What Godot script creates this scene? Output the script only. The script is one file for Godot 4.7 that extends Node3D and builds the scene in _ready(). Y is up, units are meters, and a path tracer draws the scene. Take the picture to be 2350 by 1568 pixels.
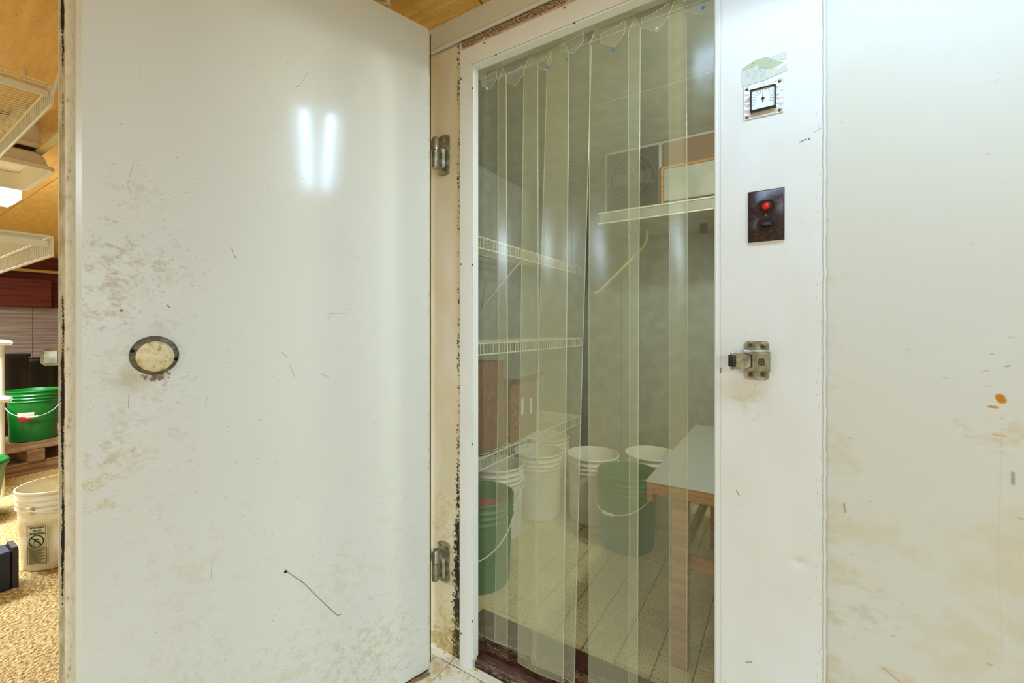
extends Node3D

# ------------------------------------------------------------------ helpers
var M := {}
var used := {}

func numbered(called: String) -> String:
	if not used.has(called):
		used[called] = 0
		return called
	used[called] += 1
	return "%s_%03d" % [called, used[called]]

func mat(c: Color, rough := 0.6, metal := 0.0, spec := 0.5) -> StandardMaterial3D:
	var m := StandardMaterial3D.new()
	m.albedo_color = c
	m.roughness = rough
	m.metallic = metal
	m.metallic_specular = spec
	return m

func c8(r: int, g: int, b: int) -> Color:
	return Color8(r, g, b)

func thing(called: String, label: String, category: String, at := Vector3.ZERO, turn := 0.0, group := "") -> Node3D:
	var o := Node3D.new()
	o.name = numbered(called)
	add_child(o)
	o.position = at
	o.rotation.y = turn
	o.set_meta("label", label)
	o.set_meta("category", category)
	if group:
		o.set_meta("group", group)
	return o

func structure(called: String, label: String, at := Vector3.ZERO, turn := 0.0) -> Node3D:
	var o := Node3D.new()
	o.name = numbered(called)
	add_child(o)
	o.position = at
	o.rotation.y = turn
	o.set_meta("kind", "structure")
	o.set_meta("label", label)
	o.set_meta("category", called.split("_")[0])
	return o

func part(called: String, mesh: Mesh, m: Material, parent: Node3D, at := Vector3.ZERO) -> MeshInstance3D:
	var o := MeshInstance3D.new()
	o.name = called
	o.mesh = mesh
	o.material_override = m
	o.position = at
	parent.add_child(o, true)
	return o

func new_st() -> SurfaceTool:
	var st := SurfaceTool.new()
	st.begin(Mesh.PRIMITIVE_TRIANGLES)
	return st

func done(st: SurfaceTool) -> ArrayMesh:
	st.generate_normals()
	return st.commit()

# a triangle whose normal points along the given outward direction
func tri(st: SurfaceTool, a: Vector3, b: Vector3, c: Vector3, out: Vector3) -> void:
	if (b - a).cross(c - a).dot(out) > 0.0:
		st.add_vertex(a); st.add_vertex(c); st.add_vertex(b)
	else:
		st.add_vertex(a); st.add_vertex(b); st.add_vertex(c)

func quad(st: SurfaceTool, a: Vector3, b: Vector3, c: Vector3, d: Vector3, out: Vector3) -> void:
	tri(st, a, b, c, out)
	tri(st, a, c, d, out)

# chamfered box
func add_box(st: SurfaceTool, ctr: Vector3, size: Vector3, bev := 0.003) -> void:
	st.set_smooth_group(-1)
	var h := size * 0.5
	var b: float = minf(bev, minf(h.x, minf(h.y, h.z)) * 0.9)
	var pts := {}
	for sx in [-1, 1]:
		for sy in [-1, 1]:
			for sz in [-1, 1]:
				var k := Vector3i(sx, sy, sz)
				var v := Vector3(sx * h.x, sy * h.y, sz * h.z)
				pts[k] = [ctr + v - Vector3(0, sy * b, sz * b), ctr + v - Vector3(sx * b, 0, sz * b), ctr + v - Vector3(sx * b, sy * b, 0)]
				tri(st, pts[k][0], pts[k][1], pts[k][2], v)
	for s in [-1, 1]:
		quad(st, pts[Vector3i(s, -1, -1)][0], pts[Vector3i(s, 1, -1)][0], pts[Vector3i(s, 1, 1)][0], pts[Vector3i(s, -1, 1)][0], Vector3(s, 0, 0))
		quad(st, pts[Vector3i(-1, s, -1)][1], pts[Vector3i(1, s, -1)][1], pts[Vector3i(1, s, 1)][1], pts[Vector3i(-1, s, 1)][1], Vector3(0, s, 0))
		quad(st, pts[Vector3i(-1, -1, s)][2], pts[Vector3i(1, -1, s)][2], pts[Vector3i(1, 1, s)][2], pts[Vector3i(-1, 1, s)][2], Vector3(0, 0, s))
		for t in [-1, 1]:
			quad(st, pts[Vector3i(s, t, -1)][0], pts[Vector3i(s, t, -1)][1], pts[Vector3i(s, t, 1)][1], pts[Vector3i(s, t, 1)][0], Vector3(s, t, 0))
			quad(st, pts[Vector3i(s, -1, t)][0], pts[Vector3i(s, -1, t)][2], pts[Vector3i(s, 1, t)][2], pts[Vector3i(s, 1, t)][0], Vector3(s, 0, t))
			quad(st, pts[Vector3i(-1, s, t)][1], pts[Vector3i(-1, s, t)][2], pts[Vector3i(1, s, t)][2], pts[Vector3i(1, s, t)][1], Vector3(0, s, t))

func box(size: Vector3, bev := 0.003, ctr := Vector3.ZERO) -> ArrayMesh:
	var st := new_st()
	add_box(st, ctr, size, bev)
	return done(st)

# box between two corners
func span(a: Vector3, b: Vector3, bev := 0.003) -> ArrayMesh:
	return box((b - a).abs(), bev, (a + b) * 0.5)

# round tube through points
func add_tube(st: SurfaceTool, pts: Array, r: float, seg := 8, caps := true) -> void:
	st.set_smooth_group(1)
	var rings := []
	var prev_up := Vector3.ZERO
	for i in pts.size():
		var p: Vector3 = pts[i]
		var a: Vector3 = pts[maxi(i - 1, 0)]
		var b: Vector3 = pts[mini(i + 1, pts.size() - 1)]
		var dir := (b - a).normalized()
		var up := prev_up
		if up == Vector3.ZERO or absf(up.dot(dir)) > 0.98:
			up = Vector3.UP if absf(dir.y) < 0.9 else Vector3.RIGHT
		var side := dir.cross(up).normalized()
		up = side.cross(dir).normalized()
		prev_up = up
		var ring := []
		for k in seg:
			var an := TAU * k / seg
			ring.append(p + side * cos(an) * r + up * sin(an) * r)
		rings.append(ring)
	for i in rings.size() - 1:
		for k in seg:
			var k2 := (k + 1) % seg
			var outv: Vector3 = (rings[i][k] + rings[i][k2]) * 0.5 - pts[i]
			quad(st, rings[i][k], rings[i][k2], rings[i + 1][k2], rings[i + 1][k], outv)
	if caps:
		st.set_smooth_group(-1)
		for e in [0, rings.size() - 1]:
			var outc: Vector3 = pts[e] - pts[1 if e == 0 else e - 1]
			for k in seg:
				tri(st, pts[e], rings[e][k], rings[e][(k + 1) % seg], outc)

func tube(pts: Array, r: float, seg := 8) -> ArrayMesh:
	var st := new_st()
	add_tube(st, pts, r, seg)
	return done(st)

# lathe: profile of Vector2(radius, height); sharp corners stay sharp when a point is repeated
func add_lathe(st: SurfaceTool, prof: Array, seg := 32, ctr := Vector3.ZERO, from := 0.0, to := TAU, smooth := true) -> void:
	st.set_smooth_group(1 if smooth else -1)
	var group := 1
	for i in prof.size() - 1:
		var a: Vector2 = prof[i]
		var b: Vector2 = prof[i + 1]
		if a.is_equal_approx(b):
			group += 1
			st.set_smooth_group(group if smooth else -1)
			continue
		var nrm := Vector2(b.y - a.y, a.x - b.x)
		for k in seg:
			var t0 := from + (to - from) * k / seg
			var t1 := from + (to - from) * (k + 1) / seg
			var d0 := Vector3(cos(t0), 0, sin(t0))
			var d1 := Vector3(cos(t1), 0, sin(t1))
			var p0 := ctr + d0 * a.x + Vector3.UP * a.y
			var p1 := ctr + d1 * a.x + Vector3.UP * a.y
			var p2 := ctr + d1 * b.x + Vector3.UP * b.y
			var p3 := ctr + d0 * b.x + Vector3.UP * b.y
			var outv := (d0 + d1).normalized() * nrm.x + Vector3.UP * nrm.y
			if a.x < 1e-5:
				tri(st, p0, p2, p3, outv)
			elif b.x < 1e-5:
				tri(st, p0, p1, p2, outv)
			else:
				quad(st, p0, p1, p2, p3, outv)

func lathe(prof: Array, seg := 32) -> ArrayMesh:
	var st := new_st()
	add_lathe(st, prof, seg)
	return done(st)

# polygon in x-y pushed along z from z0 to z1
func add_slab(st: SurfaceTool, poly: PackedVector2Array, z0: float, z1: float) -> void:
	st.set_smooth_group(-1)
	var idx := Geometry2D.triangulate_polygon(poly)
	for i in range(0, idx.size(), 3):
		var a := poly[idx[i]]; var b := poly[idx[i + 1]]; var c := poly[idx[i + 2]]
		tri(st, Vector3(a.x, a.y, z1), Vector3(b.x, b.y, z1), Vector3(c.x, c.y, z1), Vector3(0, 0, z1 - z0))
		tri(st, Vector3(a.x, a.y, z0), Vector3(b.x, b.y, z0), Vector3(c.x, c.y, z0), Vector3(0, 0, z0 - z1))
	var cw := Geometry2D.is_polygon_clockwise(poly)
	for i in poly.size():
		var a := poly[i]; var b := poly[(i + 1) % poly.size()]
		var e := b - a
		var o := Vector3(-e.y, e.x, 0) if cw else Vector3(e.y, -e.x, 0)
		quad(st, Vector3(a.x, a.y, z0), Vector3(b.x, b.y, z0), Vector3(b.x, b.y, z1), Vector3(a.x, a.y, z1), o)

func slab(poly: PackedVector2Array, z0: float, z1: float) -> ArrayMesh:
	var st := new_st()
	add_slab(st, poly, z0, z1)
	return done(st)

func round_rect(x0: float, y0: float, x1: float, y1: float, r: float, seg := 5) -> PackedVector2Array:
	var p := PackedVector2Array()
	for c in [[x1 - r, y1 - r, 0.0], [x0 + r, y1 - r, PI / 2], [x0 + r, y0 + r, PI], [x1 - r, y0 + r, PI * 1.5]]:
		for k in seg + 1:
			var a: float = c[2] + PI / 2 * k / seg
			p.append(Vector2(c[0] + cos(a) * r, c[1] + sin(a) * r))
	return p

# flat face with uv over 0..1; u along ax, v downward along ay
func face(a: Vector3, ax: Vector3, ay: Vector3, nu := 1, nv := 1, dent := Vector3.ZERO) -> ArrayMesh:
	var st := new_st()
	st.set_smooth_group(1)
	var n := ax.cross(ay)
	for i in nu:
		for j in nv:
			var q := []
			for o in [[0, 0], [1, 0], [1, 1], [0, 1]]:
				var u := float(i + o[0]) / nu
				var v := float(j + o[1]) / nv
				var p := a + ax * u + ay * v
				if dent != Vector3.ZERO:
					p += n.normalized() * dent_depth(p - dent)
				q.append([p, Vector2(u, 1.0 - v)])
			for t in [[0, 2, 1], [0, 3, 2]]:
				for k in t:
					st.set_uv(q[k][1])
					st.add_vertex(q[k][0])
	return done(st)

# a fist-sized knock in sheet metal, deepest at its middle
func dent_depth(d: Vector3) -> float:
	return -0.005 * exp(-(d.x * d.x * 0.55 + d.y * d.y * 1.4) / 0.00012)

# screw or rivet head facing +z
func head_mesh(r: float, h: float) -> ArrayMesh:
	var st := new_st()
	add_lathe(st, [Vector2(r, 0), Vector2(r * 0.92, h * 0.55), Vector2(r * 0.6, h * 0.9), Vector2(0, h)], 12)
	return done(st)

func head(called: String, parent: Node3D, at: Vector3, r: float, h: float, m: Material, towards := Vector3.BACK) -> MeshInstance3D:
	var key := "head%.5f_%.5f" % [r, h]
	if not M.has(key):
		M[key] = head_mesh(r, h)
	var o := part(called, M[key], m, parent, at)
	if towards == Vector3.BACK:
		o.rotation.x = PI / 2
	elif towards == Vector3.FORWARD:
		o.rotation.x = -PI / 2
	return o

# ------------------------------------------------------------------ painting
var noise := FastNoiseLite.new()

func nz(x: float, y: float, f: float, s := 0) -> float:
	noise.seed = 11 + s
	noise.frequency = f
	return noise.get_noise_2d(x, y)

func lay(img: Image, x: int, y: int, c: Color, a: float) -> void:
	if x < 0 or y < 0 or x >= img.get_width() or y >= img.get_height() or a <= 0.003:
		return
	img.set_pixel(x, y, img.get_pixel(x, y).lerp(c, minf(a, 1.0)))

# a stain whose grain and outline come from noise
func stain(img: Image, cx: float, cy: float, rx: float, ry: float, c: Color, strong: float, f := 0.06, cut := 0.0, squash := 1.0, s := 0) -> void:
	for y in range(int(cy - ry), int(cy + ry) + 1):
		for x in range(int(cx - rx), int(cx + rx) + 1):
			var d := Vector2((x - cx) / rx, (y - cy) / ry).length()
			if d > 1.0:
				continue
			var v := nz(x * squash, y, f, s) * 0.75 + nz(x * squash, y, f * 3.7, s + 1) * 0.5
			var a := smoothstep(cut - 0.1, cut + 0.6, v + 0.25 - d * 0.6) * (0.7 + 0.6 * nz(x, y, 0.3, s + 2))
			lay(img, x, y, c, a * strong * 0.8)

func stroke(img: Image, x0: float, y0: float, x1: float, y1: float, w: float, c: Color, a: float) -> void:
	var n := int(Vector2(x1 - x0, y1 - y0).length() * 1.5) + 1
	for i in n + 1:
		var p := Vector2(x0, y0).lerp(Vector2(x1, y1), float(i) / n)
		var r := int(ceil(w))
		for dy in range(-r, r + 1):
			for dx in range(-r, r + 1):
				var q := Vector2(floor(p.x) + dx, floor(p.y) + dy)
				var t := clampf(w + 0.5 - q.distance_to(p), 0.0, 1.0)
				lay(img, int(q.x), int(q.y), c, t * a * 0.6)

func tex(img: Image) -> ImageTexture:
	return ImageTexture.create_from_image(img)

func noise_tex(f: float, ramp: Array, size := 512, octaves := 4, kind := FastNoiseLite.TYPE_SIMPLEX_SMOOTH, s := 1, normal := false, strength := 4.0) -> NoiseTexture2D:
	var n := FastNoiseLite.new()
	n.seed = s
	n.frequency = f
	n.noise_type = kind
	n.fractal_octaves = octaves
	var t := NoiseTexture2D.new()
	t.noise = n
	t.width = size
	t.height = size
	t.seamless = true
	t.as_normal_map = normal
	t.bump_strength = strength
	if ramp.size():
		var g := Gradient.new()
		var offs := PackedFloat32Array()
		var cols := PackedColorArray()
		for r in ramp:
			offs.append(r[0])
			cols.append(r[1])
		g.offsets = offs
		g.colors = cols
		t.color_ramp = g
	return t

func grainy(m: StandardMaterial3D, t: Texture2D, scale: Vector3, world := true) -> StandardMaterial3D:
	m.albedo_texture = t
	m.uv1_triplanar = true
	m.uv1_world_triplanar = world
	m.uv1_scale = scale
	return m

# ------------------------------------------------------------------ scene
const CEIL := 2.12

func _ready() -> void:
	noise.noise_type = FastNoiseLite.TYPE_SIMPLEX_SMOOTH
	noise.fractal_octaves = 3
	# camera
	var cam := Camera3D.new()
	cam.name = "camera"
	add_child(cam)
	cam.position = Vector3(0, 1.10, 1.093)
	cam.rotation.y = deg_to_rad(32.19)
	var near := 0.05
	cam.set_frustum(near * 2.0 * 784.0 / 985.0, Vector2(0, -near * 32.0 / 985.0), near, 60.0)
	cam.current = true
	# environment: a closed room, no sky to speak of
	var env := Environment.new()
	env.background_mode = Environment.BG_COLOR
	env.background_color = Color(0.02, 0.02, 0.02)
	env.ambient_light_source = Environment.AMBIENT_SOURCE_DISABLED
	env.tonemap_mode = Environment.TONE_MAPPER_LINEAR
	env.tonemap_exposure = 1.25
	env.sdfgi_enabled = true
	env.ssao_enabled = true
	env.ssil_enabled = true
	var we := WorldEnvironment.new()
	we.name = "world_environment"
	we.environment = env
	add_child(we)

	materials()
	room_shell()
	cooler_shell()
	lamps()
	jar_lamp()
	cooler_door()
	door_frame_fittings()
	strip_curtain()
	wall_fittings()
	cooler_contents()
	store_room()

func materials() -> void:
	M.paint = mat(c8(226, 226, 219), 0.3)
	M.paint_dull = mat(c8(222, 219, 206), 0.45)
	M.alu = mat(c8(246, 247, 243), 0.35)
	M.chrome = mat(c8(196, 192, 178), 0.28, 0.9)
	M.cast = grainy(mat(c8(255, 255, 255), 0.36, 0.75), noise_tex(0.02, [[0.3, c8(150, 146, 120)], [0.6, c8(188, 184, 164)], [0.8, c8(206, 203, 190)]], 256), Vector3(6, 6, 6))
	M.rust = mat(c8(120, 66, 30), 0.8)
	M.screw = mat(c8(120, 108, 84), 0.4, 0.7)
	M.dark = mat(c8(22, 20, 18), 0.5)
	M.hole = mat(c8(14, 12, 10), 0.9)
	M.black = mat(c8(26, 25, 24), 0.35)
	M.guard = mat(c8(86, 90, 94), 0.4, 0.5)
	M.wire = mat(c8(232, 226, 204), 0.45)
	M.gasket = mat(c8(70, 62, 50), 0.8)
	M.white_plastic = mat(c8(232, 226, 210), 0.38)
	M.white_plastic.subsurf_scatter_enabled = true
	M.white_plastic.subsurf_scatter_strength = 0.1
	M.pail = grainy(mat(c8(255, 255, 255), 0.42), noise_tex(0.012, [[0.25, c8(212, 184, 128)], [0.45, c8(232, 218, 180)], [0.7, c8(238, 228, 200)]], 256, 4, FastNoiseLite.TYPE_SIMPLEX_SMOOTH, 5), Vector3(2.2, 2.2, 2.2))
	M.green = mat(c8(8, 110, 36), 0.32)
	M.green_dark = mat(c8(2, 98, 36), 0.36)
	M.red = mat(c8(196, 44, 36), 0.5)
	M.cardboard = grainy(mat(c8(255, 255, 255), 0.9), noise_tex(0.03, [[0.2, c8(126, 88, 56)], [0.8, c8(160, 118, 78)]], 256), Vector3(3, 3, 3))
	M.cardboard_red = grainy(mat(c8(255, 255, 255), 0.85), noise_tex(0.03, [[0.2, c8(104, 58, 38)], [0.8, c8(132, 78, 52)]], 256), Vector3(3, 3, 3))
	M.paper = mat(c8(232, 230, 220), 0.8)
	M.steel = mat(c8(196, 198, 194), 0.38, 0.55)
	M.galv = grainy(mat(c8(255, 255, 255), 0.5, 0.2), noise_tex(0.015, [[0.2, c8(156, 157, 147)], [0.8, c8(172, 172, 161)]], 512, 4, FastNoiseLite.TYPE_SIMPLEX_SMOOTH, 9), Vector3(1.2, 1.2, 1.2))
	M.pvc_pipe = mat(c8(222, 186, 118), 0.5)
	# raw wood: lumber with grain along x of the texture
	M.pine = wood_mat(c8(196, 138, 74), c8(150, 92, 44), 21)
	M.board_grey = wood_mat(c8(186, 166, 150), c8(146, 122, 106), 22)
	M.board_red = wood_mat(c8(134, 56, 34), c8(92, 36, 22), 23)
	M.plank = wood_mat(c8(178, 138, 92), c8(120, 88, 56), 24)
	# plywood ceiling, ochre-stained with dark flecks
	var im := Image.create(1024, 1024, false, Image.FORMAT_RGB8)
	for y in 1024:
		for x in 1024:
			var g := nz(x * 0.14, y, 0.03, 31) * 0.5 + nz(x * 0.05, y * 0.6, 0.06, 32) * 0.5
			im.set_pixel(x, y, c8(238, 198, 114).lerp(c8(216, 166, 82), clampf(0.5 + g * 0.8, 0, 1)))
	var rng := RandomNumberGenerator.new()
	rng.seed = 4
	for i in 2600:
		var x := rng.randf() * 1024.0
		var y := rng.randf() * 1024.0
		var l := rng.randf_range(3, 11)
		stroke(im, x, y, x + l, y + rng.randf_range(-1.5, 1.5), rng.randf_range(0.3, 0.9), c8(156, 98, 40), rng.randf_range(0.25, 0.7))
	M.ply = mat(Color.WHITE, 0.6)
	grainy(M.ply, tex(im), Vector3(0.9, 0.9, 0.9))
	# rough tan floor
	var nf := noise_tex(0.05, [[0.25, c8(164, 126, 70)], [0.45, c8(212, 178, 112)], [0.62, c8(228, 198, 134)], [0.85, c8(242, 224, 174)]], 1024, 5, FastNoiseLite.TYPE_SIMPLEX_SMOOTH, 41)
	M.floor = mat(c8(246, 240, 226), 0.75)
	grainy(M.floor, nf, Vector3(1.1, 1.1, 1.1))
	M.floor.heightmap_enabled = true
	M.floor.heightmap_texture = noise_tex(0.06, [], 1024, 4, FastNoiseLite.TYPE_SIMPLEX_SMOOTH, 42)
	M.floor.heightmap_scale = 0.9
	M.wall_dull = grainy(mat(Color.WHITE, 0.8), noise_tex(0.01, [[0.2, c8(206, 204, 194)], [0.8, c8(226, 224, 216)]], 512, 4, FastNoiseLite.TYPE_SIMPLEX_SMOOTH, 43), Vector3(0.6, 0.6, 0.6))
	# quarry tile of the cooler floor, three tones
	M.quarry = []
	for k in 3:
		M.quarry.append(grainy(mat(Color.WHITE, 0.5), noise_tex(0.09, [[0.16, c8(132, 112, 70)], [0.3, c8(206 + 6 * k, 186 + 5 * k, 130 + 6 * k)], [0.7, c8(222 + 5 * k, 204 + 5 * k, 150 + 6 * k)]], 256, 3, FastNoiseLite.TYPE_SIMPLEX_SMOOTH, 50 + k), Vector3(5, 5, 5)))
	M.grout = mat(c8(78, 66, 44), 0.9)
	# crazed vinyl tile outside the cooler
	M.vinyl_tile = []
	for k in 2:
		M.vinyl_tile.append(vinyl_tile(60 + k * 7))
	# mould-speckled bands: cream with black growth
	M.mould = grainy(mat(Color.WHITE, 0.85), noise_tex(0.035, [[0.38, c8(24, 18, 14)], [0.47, c8(86, 66, 44)], [0.58, c8(206, 192, 160)], [0.8, c8(224, 214, 190)]], 512, 5, FastNoiseLite.TYPE_SIMPLEX_SMOOTH, 71), Vector3(5, 2.2, 5))
	M.mould_heavy = grainy(mat(Color.WHITE, 0.9), noise_tex(0.05, [[0.3, c8(30, 20, 16)], [0.42, c8(112, 80, 60)], [0.5, c8(206, 186, 170)], [0.85, c8(228, 218, 208)]], 512, 5, FastNoiseLite.TYPE_SIMPLEX_SMOOTH, 72), Vector3(11, 11, 11))
	M.gasket_cream = grainy(mat(Color.WHITE, 0.6), noise_tex(0.03, [[0.05, c8(60, 46, 30)], [0.12, c8(172, 150, 108)], [0.24, c8(218, 209, 184)], [0.8, c8(232, 227, 211)]], 512, 5, FastNoiseLite.TYPE_SIMPLEX_SMOOTH, 74), Vector3(6, 2, 6))
	M.sill = grainy(mat(Color.WHITE, 0.45), noise_tex(0.03, [[0.3, c8(34, 14, 12)], [0.5, c8(74, 44, 34)], [0.62, c8(112, 90, 68)], [0.8, c8(166, 148, 116)]], 512, 5, FastNoiseLite.TYPE_SIMPLEX_SMOOTH, 73), Vector3(2.2, 8, 7))

func wood_mat(a: Color, b: Color, s: int) -> StandardMaterial3D:
	var im := Image.create(256, 256, false, Image.FORMAT_RGB8)
	for y in 256:
		for x in 256:
			var g := nz(x * 0.06, y * 1.0, 0.06, s) + 0.5 * nz(x * 0.1, y * 2.0, 0.09, s + 100)
			im.set_pixel(x, y, a.lerp(b, clampf(0.5 + g * 0.9, 0.0, 1.0)))
	var m := mat(Color.WHITE, 0.75)
	m.albedo_texture = tex(im)
	m.uv1_triplanar = true
	m.uv1_world_triplanar = true
	m.uv1_scale = Vector3(1.2, 2.4, 1.2)
	return m

func vinyl_tile(s: int) -> StandardMaterial3D:
	var im := Image.create(384, 384, false, Image.FORMAT_RGB8)
	var cell := FastNoiseLite.new()
	cell.seed = s
	cell.noise_type = FastNoiseLite.TYPE_CELLULAR
	cell.frequency = 0.016
	cell.cellular_return_type = FastNoiseLite.RETURN_DISTANCE2_SUB
	cell.domain_warp_enabled = true
	cell.domain_warp_amplitude = 26.0
	cell.domain_warp_frequency = 0.02
	for y in 384:
		for x in 384:
			var c := c8(240, 234, 216).lerp(c8(224, 200, 150), smoothstep(0.1, 0.5, nz(x, y, 0.012, s + 3)))
			c = c.lerp(c8(206, 146, 70), 0.7 * smoothstep(0.3, 0.6, nz(x, y, 0.02, s + 9)))
			var e := cell.get_noise_2d(x, y) + 1.0
			c = c.lerp(c8(112, 96, 64), 0.75 * (1.0 - smoothstep(0.01, 0.06, e)))
			im.set_pixel(x, y, c)
	var m := mat(Color.WHITE, 0.4)
	m.albedo_texture = tex(im)
	m.uv1_triplanar = true
	m.uv1_world_triplanar = true
	m.uv1_scale = Vector3(3.28, 3.28, 3.28)
	return m

# ------------------------------------------------------------------ room
func room_shell() -> void:
	var f := structure("floor", "rough tan concrete floor of the store room")
	part("slab", span(Vector3(-9.2, -0.15, -3.2), Vector3(3.4, 0, 9.5), 0.0), M.floor, f)
	# vinyl tiles laid in front of the cooler
	var tile := box(Vector3(0.3022, 0.004, 0.3022), 0.0012)
	for i in 7:
		for j in 4:
			part("vinyl_tile", tile, M.vinyl_tile[(i * 3 + j) % 2], f, Vector3(-0.92 - 0.305 + 0.305 * i + 0.1525, 0.002, 0.016 + 0.305 * j + 0.1525))
	for i in 2:
		part("vinyl_tile", box(Vector3(0.3022, 0.004, 0.03), 0.0012), M.vinyl_tile[i], f, Vector3(-0.92 - 0.1525 + (0.0 if i == 0 else 0.305), 0.002, -0.0005))
	var c := structure("ceiling", "low ochre plywood ceiling of the store room")
	part("deck", span(Vector3(-9.2, CEIL + 0.02, -3.2), Vector3(3.4, CEIL + 0.2, 9.5), 0.0), M.ply, c)
	for i in 6:
		for j in 11:
			part("plywood_sheet", box(Vector3(2.094, 0.018, 1.149), 0.002), M.ply, c, Vector3(-9.2 + 2.1 * (i + 0.5), CEIL + 0.009, -3.2 + 1.155 * (j + 0.5)))
	var w := structure("wall_front", "plain dull wall behind the photographer")
	part("plaster", span(Vector3(-9.2, 0, 9.3), Vector3(3.4, CEIL + 0.02, 9.5), 0.0), M.wall_dull, w)
	w = structure("wall_right", "plain dull side wall of the store room")
	part("plaster", span(Vector3(3.2, 0, -3.2), Vector3(3.4, CEIL + 0.02, 9.3), 0.0), M.wall_dull, w)
	w = structure("wall_back", "plain dull wall behind the cooler")
	part("plaster", span(Vector3(-9.2, 0, -3.2), Vector3(3.2, CEIL + 0.02, -3.0), 0.0), M.wall_dull, w)
	w = structure("wall_left", "far wall of grey weathered boards under a dark red beam")
	part("backing", span(Vector3(-9.2, 0, -3.0), Vector3(-9.05, CEIL + 0.02, 9.3), 0.0), M.board_red, w)
	for k in 14:
		part("board", box(Vector3(0.03, 1.39, 0.302), 0.004), M.board_grey, w, Vector3(-9.03 + 0.006 * (k % 2), 0.695, -2.43 + 0.306 * k))
	part("beam", span(Vector3(-9.05, 1.39, -0.60), Vector3(-8.86, 1.78, 2.4), 0.008), M.board_red, w)
	part("pipe", tube([Vector3(-8.92, 1.9, -2.6), Vector3(-8.92, 1.9, 2.4)], 0.022, 10), M.pvc_pipe, w)

func painted_wall(wpx: int, hpx: int, base: Color, marks: Array, s: int, grime_and_tone: Array) -> ImageTexture:
	var im := Image.create(wpx, hpx, false, Image.FORMAT_RGB8)
	for y in hpx:
		for x in wpx:
			var v := nz(x * 0.5, y * 0.35, 0.01, s)
			im.set_pixel(x, y, base.lerp(c8(214, 206, 180), clampf(0.10 + v * 0.22, 0.0, 0.4)))
	for g in grime_and_tone:
		stain(im, g[0] * wpx, (1.0 - g[1]) * hpx, g[2] * wpx, g[3] * hpx, g[4], g[5], g[6], g[7], 1.0, s + 5)
	var rng := RandomNumberGenerator.new()
	rng.seed = s
	for i in int(wpx * hpx / 5200.0):
		var x := rng.randf() * wpx
		var y := rng.randf() * hpx
		var l := rng.randf_range(0.5, 4.0)
		var an := rng.randf_range(-0.5, 0.5)
		stroke(im, x, y, x + l * cos(an), y + l * sin(an), rng.randf_range(0.2, 0.8), c8(128, 108, 70), rng.randf_range(0.1, 0.45))
	for k in marks:
		stroke(im, k[0] * wpx, (1.0 - k[1]) * hpx, k[2] * wpx, (1.0 - k[3]) * hpx, k[4], k[5], k[6])
	return tex(im)

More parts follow.
